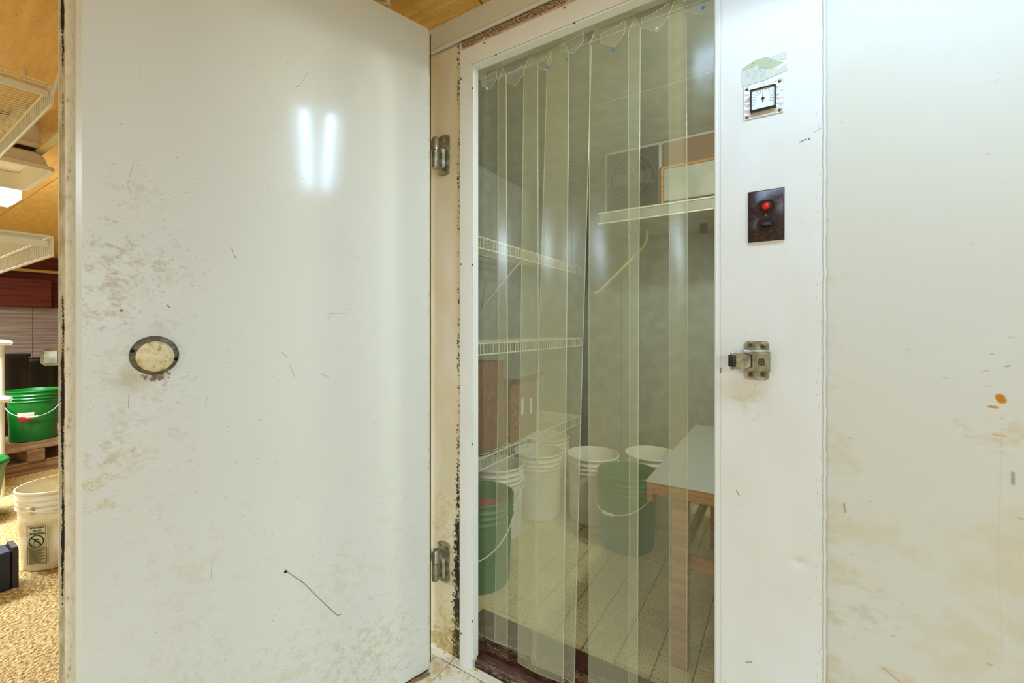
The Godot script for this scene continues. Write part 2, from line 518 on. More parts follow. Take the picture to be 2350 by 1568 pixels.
func cooler_shell() -> void:
	var tan := c8(196, 160, 96)
	# ---- right post with fittings, slightly proud of the wall panel beside it
	var w := structure("wall_cooler_front", "white painted metal front of the walk-in cooler")
	var pw := 0.208
	var marks := [[0.78, 0.704, 0.84, 0.706, 0.7, c8(40, 34, 26), 0.9], [0.86, 0.7055, 0.865, 0.7055, 1.2, c8(40, 30, 22), 0.9], [0.90, 0.711, 0.96, 0.714, 0.4, c8(60, 50, 40), 0.7],
		[0.21, 0.345, 0.24, 0.34, 0.8, c8(70, 60, 40), 0.8], [0.055, 0.47, 0.06, 0.475, 1.6, c8(176, 110, 40), 0.8], [0.055, 0.97, 0.055, 0.02, 0.5, c8(150, 140, 116), 0.55],
		[0.36, 0.13, 0.42, 0.115, 0.9, c8(120, 100, 70), 0.6], [0.3, 0.165, 0.36, 0.168, 1.2, c8(130, 116, 84), 0.5]]
	for k in 60:
		marks.append([0.95 + 0.03 * sin(k * 7.1), 0.02 + k * 0.012, 0.955 + 0.03 * sin(k * 7.1), 0.022 + k * 0.012, 0.6, c8(160, 136, 92), 0.4])
	var grime_and_tone := [[0.5, 0.06, 0.8, 0.09, tan, 0.55, 0.02, -0.1], [0.96, 0.08, 0.10, 0.10, tan, 0.7, 0.04, -0.15], [0.35, 0.44, 0.2, 0.03, c8(186, 170, 120), 0.35, 0.03, -0.05], [0.3, 0.12, 0.3, 0.05, c8(170, 150, 110), 0.4, 0.12, 0.15]]
	var pm := mat(Color.WHITE, 0.24, 0.0, 0.4)
	pm.albedo_texture = painted_wall(260, 2048, c8(230, 230, 224), marks, 81, grime_and_tone)
	part("post_panel", face(Vector3(-0.132, 0, 0.0), Vector3(pw, 0, 0), Vector3(0, CEIL, 0), 40, 420, Vector3(0.03, 0.603, 0)), pm, w)
	part("post_core", span(Vector3(-0.132, 0, -0.1), Vector3(0.0755, CEIL, -0.0055), 0.002), M.paint, w)
	part("rolled_edge", tube([Vector3(-0.1295, 0.0, -0.003), Vector3(-0.1295, CEIL, -0.003)], 0.0042, 8), M.paint, w)
	part("post_edge", tube([Vector3(-0.1165, 0.0, -0.0012), Vector3(-0.1165, CEIL, -0.0012)], 0.0018, 6), M.paint, w)
	# ragged caulk bead along the joint
	var bead := []
	for k in 120:
		bead.append(Vector3(0.0735 + 0.0006 * sin(k * 2.7) + 0.0005 * sin(k * 1.13), CEIL * k / 119.0, -0.001 + 0.0005 * sin(k * 3.9)))
	part("caulk_bead", tube(bead, 0.0033, 6), M.paint, w)
	var wm := mat(Color.WHITE, 0.27, 0.0, 0.4)
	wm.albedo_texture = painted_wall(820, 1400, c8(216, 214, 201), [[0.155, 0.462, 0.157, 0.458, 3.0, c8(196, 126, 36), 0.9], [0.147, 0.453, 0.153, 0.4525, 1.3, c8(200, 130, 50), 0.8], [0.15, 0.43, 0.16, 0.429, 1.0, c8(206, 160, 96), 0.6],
		[0.157, 0.44, 0.154, 0.33, 0.5, c8(210, 188, 148), 0.2], [0.154, 0.33, 0.157, 0.25, 0.5, c8(210, 188, 148), 0.18], [0.056, 0.205, 0.085, 0.19, 0.8, c8(180, 146, 96), 0.6], [0.085, 0.19, 0.13, 0.172, 0.6, c8(186, 156, 110), 0.45], [0.13, 0.172, 0.2, 0.15, 0.6, c8(186, 156, 110), 0.35],
		[0.019, 0.35, 0.02, 0.342, 0.8, c8(140, 120, 84), 0.6], [0.165, 0.40, 0.1652, 0.39, 1.2, c8(150, 146, 130), 0.6]],
		83, [[0.03, 0.25, 0.06, 0.03, c8(160, 152, 122), 0.4, 0.02, -0.1], [0.16, 0.43, 0.05, 0.02, c8(206, 170, 110), 0.5, 0.03, 0.0], [0.1, 0.05, 0.3, 0.16, c8(204, 176, 122), 0.85, 0.012, -0.2], [0.2, 0.28, 0.3, 0.14, c8(208, 190, 148), 0.6, 0.008, -0.15], [0.01, 0.3, 0.03, 0.3, c8(190, 176, 130), 0.35, 0.02, -0.05]])  # large low patches: dirt plus warm floor bounce put into the colour
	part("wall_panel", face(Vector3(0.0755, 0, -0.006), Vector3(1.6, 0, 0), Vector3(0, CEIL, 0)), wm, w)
	part("panel_core", span(Vector3(0.0755, 0, -0.1), Vector3(1.6755, CEIL, -0.0065), 0.0), M.paint, w)
	# ---- left jamb, stained, with mould beside the trim
	var jim := Image.create(420, 1500, false, Image.FORMAT_RGB8)
	for y in 1500:
		for x in 420:
			var v := nz(x, y * 0.3, 0.012, 91)
			jim.set_pixel(x, y, c8(242, 236, 214).lerp(c8(234, 219, 180), clampf(0.45 + v * 0.9, 0, 1)))
	# panel spans x -1.62 .. -0.887 (0.733 m); mould hugs the last 14 mm and swells low down
	for y in 1500:
		var h := 1.0 - y / 1500.0
		var width := 5.0 + 7.0 * smoothstep(0.45, 0.1, h) + 6.0 * smoothstep(0.12, 0.02, h)
		for x in range(330, 420):
			var inset := 408.0 - x
			if inset < -2.0:
				continue
			var v := nz(x, y, 0.09, 93) * 0.6 + nz(x, y, 0.28, 94) * 0.5 + nz(0, y, 0.01, 95) * 0.5
			var need := 0.32 - 0.5 * smoothstep(0.5, 0.15, h) + maxf(inset / width - 0.5, -0.2) * 0.7
			lay(jim, x, y, c8(30, 24, 16), smoothstep(need, need + 0.16, v) * 0.92)
	stain(jim, 385, 1440, 60, 90, c8(176, 150, 40), 0.8, 0.06, -0.05, 1.0, 96)
	stain(jim, 360, 1480, 110, 40, c8(170, 134, 50), 0.9, 0.05, -0.3, 1.0, 97)
	stain(jim, 375, 1180, 34, 110, c8(196, 176, 90), 0.5, 0.03, -0.2, 1.0, 98)
	var jm := mat(Color.WHITE, 0.5)
	jm.albedo_texture = tex(jim)
	part("hinge_jamb", face(Vector3(-1.62, 0, -0.015), Vector3(0.733, 0, 0), Vector3(0, 2.036, 0)), jm, w)
	part("jamb_core", span(Vector3(-1.62, 0, -0.1), Vector3(-0.965, CEIL, -0.0305), 0.0), M.paint_dull, w)
	part("jamb_sheet", span(Vector3(-1.62, 0, -0.03), Vector3(-0.842, CEIL, -0.0155), 0.0), M.paint_dull, w)
	part("jamb_bead", tube([Vector3(-0.893, 0.02, -0.0135), Vector3(-0.893, 2.03, -0.0135)], 0.0055, 8), M.paint_dull, w)
	# ---- header
	part("header_core", span(Vector3(-0.965, 1.955, -0.1), Vector3(-0.132, CEIL, -0.0305), 0.0), M.paint_dull, w)
	part("header_sheet", span(Vector3(-0.842, 1.945, -0.03), Vector3(-0.132, CEIL, -0.0155), 0.0), M.paint_dull, w)
	part("header_band", span(Vector3(-1.62, 2.048, -0.02), Vector3(-0.132, CEIL, 0.0), 0.002), M.paint, w)
	part("header_ridge", tube([Vector3(-1.62, 2.042, -0.004), Vector3(-0.132, 2.042, -0.004)], 0.0065, 8), M.paint, w)
	part("mouldy_strip", face(Vector3(-0.886, 2.0, -0.009), Vector3(0.754, 0, 0), Vector3(0, 0.036, 0)), header_mould(), w)
	# ---- the other sides of the cooler
	var s := structure("wall_cooler_left", "left side of the walk-in cooler, grey inside")
	part("panel", span(Vector3(-1.62, 0, -1.87), Vector3(-1.5, CEIL, -0.1), 0.0), M.galv, s)
	for z in [-0.62, -1.13]:
		part("joint_strip", box(Vector3(0.006, 2.04, 0.03), 0.002), M.galv, s, Vector3(-1.498, 1.02, z))
	s = structure("wall_cooler_back", "grey back wall inside the walk-in cooler")
	part("panel", span(Vector3(-1.5, 0, -1.87), Vector3(1.3, CEIL, -1.75), 0.0), M.galv, s)
	for x in [-0.9, -0.1]:
		part("joint_strip", box(Vector3(0.03, 2.04, 0.006), 0.002), M.galv, s, Vector3(x, 1.02, -1.748))
	s = structure("wall_cooler_right", "right side of the walk-in cooler")
	part("panel", span(Vector3(1.18, 0, -1.75), Vector3(1.3, CEIL, -0.1), 0.0), M.galv, s)
	s = structure("ceiling_cooler", "grey panelled ceiling inside the walk-in cooler")
	for k in 3:
		part("panel", span(Vector3(-1.5, 2.05, -0.1 - 0.55 * (k + 1) + 0.002), Vector3(1.18, CEIL - 0.002, -0.1 - 0.55 * k - 0.002), 0.003), M.galv, s)
	s = structure("floor_cooler", "quarry tile floor inside the walk-in cooler")
	part("grout_bed", span(Vector3(-1.5, 0, -1.75), Vector3(1.18, 0.0025, -0.19), 0.0), M.grout, s)
	var q := box(Vector3(0.1115, 0.006, 0.1115), 0.0015)
	for i in 15:
		for j in 14:
			part("quarry_tile", q, M.quarry[(i * 7 + j * 5 + i * j) % 3], s, Vector3(-1.437 + 0.1145 * i, 0.004, -0.2515 - 0.1145 * j + 0.0287))
	# ---- worn sill across the doorway
	var sill := structure("trim_1", "worn dark brown sill across the cooler doorway")
	var st := new_st()
	add_slab(st, PackedVector2Array([Vector2(-0.02, 0.0), Vector2(-0.02, 0.012), Vector2(-0.045, 0.03), Vector2(-0.16, 0.034), Vector2(-0.225, 0.03), Vector2(-0.235, 0.0)]), -0.96, -0.132)
	var so := part("board", done(st), M.sill, sill)
	so.rotation.y = -PI / 2
	so.transform = Transform3D(Basis(Vector3(0, 0, 1), Vector3(0, 1, 0), Vector3(1, 0, 0)), Vector3.ZERO)
	part("tread", face(Vector3(-0.96, 0.0345, -0.045), Vector3(0.828, 0, 0), Vector3(0, 0, -0.18)), sill_top(), sill)
	part("front_slope", face(Vector3(-0.96, 0.0125, -0.0195), Vector3(0.828, 0, 0), Vector3(0, 0.0222, -0.0255)), sill_top(), sill)
	part("front_lip", tube([Vector3(-0.885, 0.008, -0.028), Vector3(-0.6, 0.009, -0.022), Vector3(-0.13, 0.009, -0.02)], 0.008, 7), M.sill, sill)

# brown and black growth eating along the upper edge of a pinkish white strip
func header_mould() -> StandardMaterial3D:
	var im := Image.create(1024, 50, false, Image.FORMAT_RGB8)
	for x in 1024:
		for y in 50:
			var c := c8(228, 216, 206).lerp(c8(206, 178, 164), clampf(0.4 + nz(x, y, 0.03, 401), 0, 1))
			var edge := 26.0 + 10.0 * nz(x, 0, 0.01, 402)
			var g := 0.25 + 0.5 * nz(x, y, 0.14, 403) + 0.35 * nz(x, y, 0.4, 404) - maxf(y - edge, 0.0) * 0.06
			c = c.lerp(c8(156, 112, 70), smoothstep(0.05, 0.25, g) * 0.8)
			im.set_pixel(x, y, c.lerp(c8(40, 26, 20), smoothstep(0.3, 0.48, g) * 0.95))
	var m := mat(Color.WHITE, 0.8)
	m.albedo_texture = tex(im)
	return m

# dark varnish worn to grey-brown along the tread
func sill_top() -> StandardMaterial3D:
	var im := Image.create(1024, 216, false, Image.FORMAT_RGB8)
	for y in 216:
		for x in 1024:
			var v := nz(x * 0.35, y, 0.02, 411) * 0.6 + nz(x, y, 0.12, 412) * 0.45 + nz(x, y, 0.4, 413) * 0.3
			var worn := 0.45 - absf(y - 140.0) / 130.0 + v
			var c := c8(52, 20, 14).lerp(c8(84, 40, 26), clampf(0.5 + v, 0, 1))
			c = c.lerp(c8(118, 98, 76), smoothstep(0.0, 0.5, worn) * 0.85)
			c = c.lerp(c8(190, 172, 134), smoothstep(0.42, 0.6, nz(x, y, 0.1, 415) + worn * 0.3) * 0.7)
			c = c.lerp(c8(26, 12, 10), smoothstep(0.25, 0.5, nz(x * 0.5, y, 0.05, 416)) * 0.8)
			im.set_pixel(x, y, c)
	var m := mat(Color.WHITE, 0.35)
	m.albedo_texture = tex(im)
	return m

func lamp_light(at: Vector3, size: Vector2, energy: float, c: Color) -> void:
	var l := AreaLight3D.new()
	l.name = numbered("fluorescent_light")
	add_child(l)
	l.position = at
	l.rotation.x = -PI / 2
	l.area_size = size
	l.area_normalize_energy = true
	l.light_energy = energy
	l.light_color = c
	l.shadow_enabled = true
	l.area_range = 30.0
	l.area_attenuation = 2.0

func tube_fixture(label: String, ctr: Vector3, turn: float, energy: float, c: Color, glow: float, wings := false) -> void:
	var t := thing("fluorescent_fixture", label, "light fixture", ctr, turn, "ceiling light fixtures")
	part("housing", box(Vector3(1.22, 0.03, 0.2), 0.006, Vector3(0, -0.015, 0)), M.alu, t)
	var em := mat(Color.WHITE, 0.3)
	em.emission_enabled = true
	em.emission = c
	em.emission_energy_multiplier = glow
	if wings:   # added unseen side skirts that keep glare off the wall top
		for s in [-1, 1]:
			var st := new_st()
			add_slab(st, PackedVector2Array([Vector2(s * 0.095, -0.028), Vector2(s * 0.098, -0.028), Vector2(s * 0.112, -0.118), Vector2(s * 0.109, -0.118)]), -0.61, 0.61)
			part("added_light_skirt", done(st), M.alu, t).rotation.y = PI / 2
	for z in [-0.055, 0.055]:
		part("fluorescent_tube", tube([Vector3(-0.585, -0.055, z), Vector3(0.585, -0.055, z)], 0.016, 12), em, t)
		for x in [-0.597, 0.597]:
			part("socket", box(Vector3(0.02, 0.05, 0.036), 0.003, Vector3(x, -0.05, z)), M.white_plastic, t)
	for z in [-0.055, 0.055]:
		var off := Vector3(0, -0.074, z).rotated(Vector3.UP, turn)
		var l := AreaLight3D.new()
		l.name = numbered("fluorescent_light")
		add_child(l)
		l.position = ctr + off
		l.rotation = Vector3(-PI / 2, turn, 0)
		l.rotation_order = EULER_ORDER_YXZ
		l.area_size = Vector2(1.17, 0.03)
		l.area_normalize_energy = true
		l.light_energy = energy
		l.light_color = c
		l.shadow_enabled = true
		l.area_range = 30.0
		l.area_attenuation = 2.0

func lamps() -> void:
	var day := Color(0.72, 0.86, 1.0)
	var white := Color(0.84, 0.94, 1.0)
	tube_fixture("twin tube ceiling light just before the cooler wall", Vector3(0.345, CEIL, 0.395), 0.0, 0.36, day, 6.0, true)
	tube_fixture("twin tube ceiling light far behind the photographer", Vector3(0.2, CEIL, 7.9), 0.0, 1.5, white, 3.0)
	tube_fixture("added twin tube fill light in the middle of the store room", Vector3(-2.2, CEIL, 3.6), PI / 2, 3.4, white, 3.0)  # unseen fill lamp, added to even out the room light
	tube_fixture("added twin tube fill light near the right-hand wall", Vector3(2.3, CEIL, 2.9), PI / 2, 4.4, white, 3.0)  # added fill lamp out of view, brightens door and wall
	tube_fixture("twin tube ceiling light toward the board wall", Vector3(-6.6, CEIL, 1.9), 0.0, 5.0, white, 3.0)
	# wraparound fixture seen past the door
	var t := thing("wraparound_light", "glowing white wraparound ceiling light above the buckets", "light fixture", Vector3(-4.15, CEIL, 1.07), PI / 2, "ceiling light fixtures")
	part("housing", box(Vector3(1.26, 0.05, 0.30), 0.01, Vector3(0, -0.025, 0)), M.alu, t)
	var em := mat(Color.WHITE, 0.4)
	em.emission_enabled = true
	em.emission = Color(1.0, 0.97, 0.9)
	em.emission_energy_multiplier = 2.2
	part("light_diffuser", box(Vector3(1.24, 0.19, 0.26), 0.03, Vector3(0, -0.145, 0)), em, t)
	lamp_light(Vector3(-4.15, CEIL - 0.245, 1.07), Vector2(0.24, 1.2), 11.0, Color(0.9, 0.96, 1.0))

# ------------------------------------------------------------------ door
func jar_lamp() -> void:
	# vapour-proof jar light of the cooler, the one its switch works
	var t := thing("jar_light", "glass jar light under the cooler ceiling behind the post", "light fixture", Vector3(0.45, 2.05, -0.5))
	part("canopy", lathe([Vector2(0.0, 0.0), Vector2(0.055, 0.0), Vector2(0.055, -0.03), Vector2(0.03, -0.04), Vector2(0, -0.04)], 24), M.steel, t)
	var em := mat(Color.WHITE, 0.3)
	em.emission_enabled = true
	em.emission = Color(0.96, 1.0, 0.93)
	em.emission_energy_multiplier = 3.0
	part("light_bulb", lathe([Vector2(0.0, -0.155), Vector2(0.02, -0.15), Vector2(0.036, -0.13), Vector2(0.04, -0.105), Vector2(0.03, -0.07), Vector2(0.02, -0.045), Vector2(0.0, -0.042)], 24), em, t)
	var l := OmniLight3D.new()
	l.name = "jar_light_source"
	add_child(l)
	l.position = Vector3(0.45, 1.945, -0.5)
	l.light_size = 0.04
	l.light_energy = 0.85
	l.light_color = Color(0.96, 1.0, 0.93)
	l.omni_range = 20.0
	l.omni_attenuation = 2.0
	l.shadow_enabled = true

# black growth along a creamy rubber seam, thick in some reaches and absent in others
func mould_band() -> StandardMaterial3D:
	var im := Image.create(24, 2048, false, Image.FORMAT_RGB8)
	for y in 2048:
		var reach := nz(0, y, 0.0022, 301) * 1.3 + nz(0, y, 0.012, 302) * 0.4 + 0.25
		for x in 24:
			var c := c8(222, 212, 186).lerp(c8(186, 166, 122), clampf(0.4 + nz(x, y * 0.3, 0.05, 303), 0, 1))
			var line := absf(x - 15.0 - 3.0 * nz(0, y, 0.004, 304))
			var g := reach + 0.35 * nz(x, y, 0.16, 305) - line * 0.14
			im.set_pixel(x, y, c.lerp(c8(26, 19, 13), smoothstep(0.08, 0.2, g) * 0.95))
	var m := mat(Color.WHITE, 0.75)
	m.albedo_texture = tex(im)
	return m

func door_px(s: float) -> float:
	return s / 0.782 * 1000.0

func door_py(y: float) -> float:
	return (2.052 - y) / 2.04 * 2000.0

func cooler_door() -> void:
	# local x runs from the hinge to the free edge, -z is the inner face
	var d := structure("door_1", "open white insulated cooler door with scuffs and a round release knob", Vector3(-0.954, 0, 0.077), atan2(-0.9586, -0.2859))
	var W := 0.782
	var y0 := 0.012
	var y1 := 2.052
	var H := y1 - y0
	var wp := 1000
	var hp := 2000
	var im := Image.create(wp, hp, false, Image.FORMAT_RGB8)
	im.fill(c8(229, 230, 223))
	# grubby hand marks near the free edge, orange streaks below, speckled dirt low down
	for b in [[0.735, 1.22, 0.07, 0.11, c8(178, 154, 122), 0.75, 0.03, -0.05], [0.75, 1.14, 0.05, 0.06, c8(188, 148, 118), 0.7, 0.03, -0.05], [0.66, 1.23, 0.09, 0.07, c8(172, 154, 122), 0.55, 0.04, 0.05], [0.7, 1.0, 0.1, 0.3, c8(196, 178, 146), 0.5, 0.02, 0.05],
		[0.74, 0.83, 0.06, 0.06, c8(178, 150, 104), 0.55, 0.05, 0.0], [0.766, 0.785, 0.03, 0.02, c8(206, 166, 84), 0.7, 0.05, -0.1], [0.755, 0.74, 0.04, 0.02, c8(206, 170, 100), 0.6, 0.05, -0.05], [0.70, 1.39, 0.06, 0.05, c8(186, 180, 146), 0.4, 0.05, 0.0],
		[0.28, 0.40, 0.14, 0.13, c8(206, 186, 146), 0.4, 0.03, 0.0], [0.19, 0.16, 0.2, 0.14, c8(196, 166, 112), 0.55, 0.035, -0.02], [0.42, 0.2, 0.2, 0.15, c8(206, 184, 140), 0.45, 0.03, 0.0], [0.6, 0.55, 0.16, 0.2, c8(210, 196, 160), 0.35, 0.02, 0.05], [0.4, 0.06, 0.38, 0.06, c8(190, 158, 100), 0.6, 0.03, -0.1], [0.63, 0.3, 0.14, 0.2, c8(208, 190, 150), 0.35, 0.025, 0.0], [0.10, 0.45, 0.1, 0.3, c8(212, 200, 168), 0.3, 0.02, 0.05]]:
		stain(im, door_px(b[0]), door_py(b[1]), b[2] / W * wp, b[3] / H * hp, b[4], b[5], b[6], b[7], 0.6, int(b[0] * 1000))
	var rng := RandomNumberGenerator.new()
	rng.seed = 17
	for i in 1500:
		var s := rng.randf() * W
		var y := y0 + pow(rng.randf(), 1.35) * H * 0.98
		if y > 1.45 and rng.randf() < 0.75:
			continue
		var l := rng.randf_range(0.3, 5.0)
		var an := rng.randf_range(-0.45, 0.45) + (1.2 if rng.randf() < 0.2 else 0.0)
		stroke(im, door_px(s), door_py(y), door_px(s) + l * cos(an), door_py(y) + l * sin(an), rng.randf_range(0.15, 0.75), c8(146, 122, 80), rng.randf_range(0.12, 0.6))
	for i in 420:   # denser scuffs by the knob side
		var s := 0.60 + rng.randf() * 0.18
		var y := 0.7 + rng.randf() * 0.75
		var l := rng.randf_range(2.0, 12.0)
		var an := rng.randf_range(-0.25, 0.15)
		stroke(im, door_px(s), door_py(y), door_px(s) - l * cos(an), door_py(y) + l * sin(an), rng.randf_range(0.2, 0.8), c8(164, 142, 106), rng.randf_range(0.06, 0.28))
	for k in [[0.360, 1.773, 0.380, 1.731, 0.6, 0.9], [0.380, 1.731, 0.387, 1.726, 1.2, 1.0], [0.229, 1.791, 0.272, 1.728, 0.4, 0.35], [0.31, 1.137, 0.254, 1.141, 0.7, 0.7], [0.31, 1.133, 0.306, 1.126, 1.0, 0.7],
		[0.237, 0.296, 0.20, 0.318, 0.5, 0.5], [0.20, 0.318, 0.112, 0.308, 0.5, 0.5], [0.569, 0.564, 0.57, 0.52, 0.7, 0.7], [0.712, 0.96, 0.713, 0.933, 1.0, 0.8], [0.705, 1.45, 0.714, 1.40, 0.6, 0.6], [0.714, 1.40, 0.708, 1.372, 0.6, 0.6], [0.404, 1.002, 0.391, 0.97, 1.0, 0.8], [0.327, 0.977, 0.306, 0.963, 0.8, 0.8],
		[0.423, 1.038, 0.41, 1.024, 1.0, 0.8], [0.124, 1.186, 0.06, 1.16, 0.4, 0.5], [0.06, 1.16, 0.018, 1.137, 0.4, 0.5], [0.05, 1.19, 0.012, 1.155, 0.4, 0.5], [0.575, 0.946, 0.583, 0.92, 0.6, 0.6], [0.53, 1.29, 0.528, 1.279, 1.6, 0.8], [0.526, 1.275, 0.522, 1.266, 1.4, 0.8], [0.65, 1.15, 0.645, 1.145, 2.0, 0.7],
		[0.27, 0.53, 0.18, 0.60, 0.4, 0.4], [0.18, 0.59, 0.13, 0.57, 0.4, 0.4], [0.47, 1.62, 0.36, 1.56, 0.3, 0.2], [0.55, 1.80, 0.45, 1.70, 0.3, 0.2], [0.69, 1.72, 0.695, 1.60, 0.3, 0.3], [0.03, 1.02, 0.01, 0.98, 0.4, 0.4], [0.04, 0.95, 0.01, 0.93, 0.4, 0.4]]:
		stroke(im, door_px(k[0]), door_py(k[1]), door_px(k[2]), door_py(k[3]), k[4] * 0.6, c8(110, 96, 64), k[5] * 0.8)
	stroke(im, door_px(0.724), door_py(1.136), door_px(0.7235), door_py(1.1355), 3.0, c8(176, 84, 52), 0.9)
	# rust run under the knob
	stain(im, door_px(0.668), door_py(0.996), 0.026 / W * wp, 0.012 / H * hp, c8(96, 36, 20), 1.2, 0.08, -0.5, 1.0, 5)
	stain(im, door_px(0.655), door_py(0.975), 0.018 / W * wp, 0.018 / H * hp, c8(190, 130, 80), 0.6, 0.08, 0.0, 1.0, 6)
	var dm := mat(Color.WHITE, 0.115, 0.0, 0.45)
	dm.albedo_texture = tex(im)
	# deep scratch as a real groove is kept thin: a slit in the sheet at the lower middle
	part("inner_face", face(Vector3(0, y0, 0), Vector3(W, 0, 0), Vector3(0, H, 0)), dm, d)
	part("gouge", tube([Vector3(0.41, 0.475, 0.0), Vector3(0.37, 0.43, 0.0), Vector3(0.335, 0.378, 0.0), Vector3(0.29, 0.315, 0.0), Vector3(0.283, 0.307, 0.0), Vector3(0.272, 0.307, 0.0)], 0.0009, 6), mat(c8(140, 120, 72), 0.8), d)
	part("gouge_pit", head_mesh(0.004, 0.001), mat(c8(60, 44, 24), 0.9), d, Vector3(0.414, 0.477, 0.0)).rotation.x = -PI / 2
	# body of the door, chamfered toward the free edge
	var st := new_st()
	add_slab(st, PackedVector2Array([Vector2(0, 0.0006), Vector2(W, 0.0006), Vector2(W + 0.010, 0.012), Vector2(W + 0.010, 0.045), Vector2(-0.004, 0.045), Vector2(-0.004, 0.008)]), y0, y1)
	var b := part("body", done(st), M.paint, d)
	b.transform = Transform3D(Basis(Vector3(1, 0, 0), Vector3(0, 0, 1), Vector3(0, 1, 0)), Vector3.ZERO)
	# overlapping outer skin
	part("outer_skin", span(Vector3(-0.02, y0 - 0.006, 0.052), Vector3(W + 0.038, y1 + 0.004, 0.085), 0.008), M.paint_dull, d)
	# gasket all round in the rebate: creamy bulb along the free edge with mould behind it
	part("gasket", tube([Vector3(W + 0.016, y0 - 0.002, 0.040), Vector3(W + 0.016, y1, 0.040)], 0.0115, 12), M.gasket_cream, d)
	part("mould_line", face(Vector3(W + 0.022, y0, 0.0505), Vector3(0.014, 0, 0), Vector3(0, H, 0)), mould_band(), d)
	part("gasket", tube([Vector3(-0.008, y0, 0.020), Vector3(-0.008, y1, 0.020)], 0.008, 8), M.gasket_cream, d)
	part("hinge_gap_line", tube([Vector3(-0.0175, y0, 0.021), Vector3(-0.0175, y1, 0.021)], 0.0032, 6), M.dark, d)  # dark strip added for the shaded gap between door and jamb
	part("top_gasket", span(Vector3(0, y1, 0.004), Vector3(W, y1 + 0.003, 0.05), 0.001), M.gasket, d)
	part("bottom_sweep", span(Vector3(0.0, y0 - 0.009, 0.001), Vector3(W, y0 + 0.004, 0.05), 0.002), M.gasket, d)
	# release knob
	var kn := Node3D.new()
	kn.name = "release_knob"
	d.add_child(kn)
	kn.position = Vector3(0.671, 1.040, 0.0)
	kn.rotation.x = -PI / 2
	part("mounting_ring", lathe([Vector2(0, 0.004), Vector2(0.033, 0.004), Vector2(0.0395, 0.0035), Vector2(0.042, 0.0)], 36), grainy(mat(Color.WHITE, 0.55, 0.5), noise_tex(0.03, [[0.2, c8(92, 88, 70)], [0.8, c8(140, 136, 118)]], 256, 3, FastNoiseLite.TYPE_SIMPLEX_SMOOTH, 8), Vector3(8, 8, 8)), kn)
	part("shaft", lathe([Vector2(0.012, 0.0), Vector2(0.012, 0.048)], 20), M.chrome, kn)
	part("push_button", lathe([Vector2(0.0, 0.040), Vector2(0.025, 0.041), Vector2(0.030, 0.044), Vector2(0.0312, 0.049), Vector2(0.0295, 0.053), Vector2(0.023, 0.0565), Vector2(0.0, 0.059)], 36),
		grainy(mat(Color.WHITE, 0.4), noise_tex(0.025, [[0.16, c8(150, 104, 44)], [0.3, c8(212, 190, 120)], [0.5, c8(228, 214, 172)], [0.8, c8(234, 224, 190)]], 256, 4, FastNoiseLite.TYPE_SIMPLEX_SMOOTH, 14), Vector3(9, 9, 9)), kn)
	for a in [0.3, 3.4]:
		head("screw", kn, Vector3(cos(a) * 0.0375, 0.0036, sin(a) * 0.0375), 0.004, 0.0008, M.hole, Vector3.UP)
	# latch plate on the outer side, peeping past the edge
	part("outer_latch", box(Vector3(0.03, 0.036, 0.022), 0.006, Vector3(W + 0.050, 1.04, 0.085)), M.cast, d)
	# hinges: each mounted on the jamb, barrel, flap and screws
	for hy in [1.683, 0.31]:
		hinge(d, hy)

func hinge(d: Node3D, hy: float) -> void:
	var h := Node3D.new()
	h.name = "hinge"
	d.add_child(h, true)
	# hinge axes are those of the wall, not of the turned door
	var inv := d.transform.affine_inverse()
	h.transform = inv * Transform3D(Basis.IDENTITY, Vector3(-0.966, hy, -0.015))
	part("mounting_plate", slab(round_rect(-0.026, -0.068, 0.023, 0.066, 0.012), 0.0, 0.006), M.cast, h)
	part("raised_pad", span(Vector3(-0.012, -0.05, 0.004), Vector3(0.012, 0.02, 0.02), 0.006), M.cast, h)
	var st := new_st()
	add_lathe(st, [Vector2(0.0, -0.052), Vector2(0.011, -0.052), Vector2(0.0125, -0.049), Vector2(0.0125, 0.004), Vector2(0.0125, 0.004), Vector2(0.0, 0.004)], 20)
	part("lower_barrel", done(st), M.cast, h, Vector3(-0.012, 0, 0.034))
	st = new_st()
	add_lathe(st, [Vector2(0.0, 0.007), Vector2(0.0125, 0.007), Vector2(0.0125, 0.007), Vector2(0.0125, 0.045), Vector2(0.011, 0.048), Vector2(0.0, 0.048)], 20)
	part("upper_barrel", done(st), M.chrome, h, Vector3(-0.012, 0, 0.034))
	part("pin", lathe([Vector2(0.0, 0.0), Vector2(0.008, 0.0), Vector2(0.008, 0.05), Vector2(0, 0.051)], 14), M.screw, h, Vector3(-0.012, 0, 0.034))
	part("door_flap", span(Vector3(-0.05, 0.009, 0.028), Vector3(-0.02, 0.043, 0.042), 0.004), M.cast, h)
	for p in [[0.012, 0.052], [-0.012, 0.054], [0.012, -0.056]]:
		head("screw", h, Vector3(p[0], p[1], 0.006), 0.0045, 0.0015, M.screw)

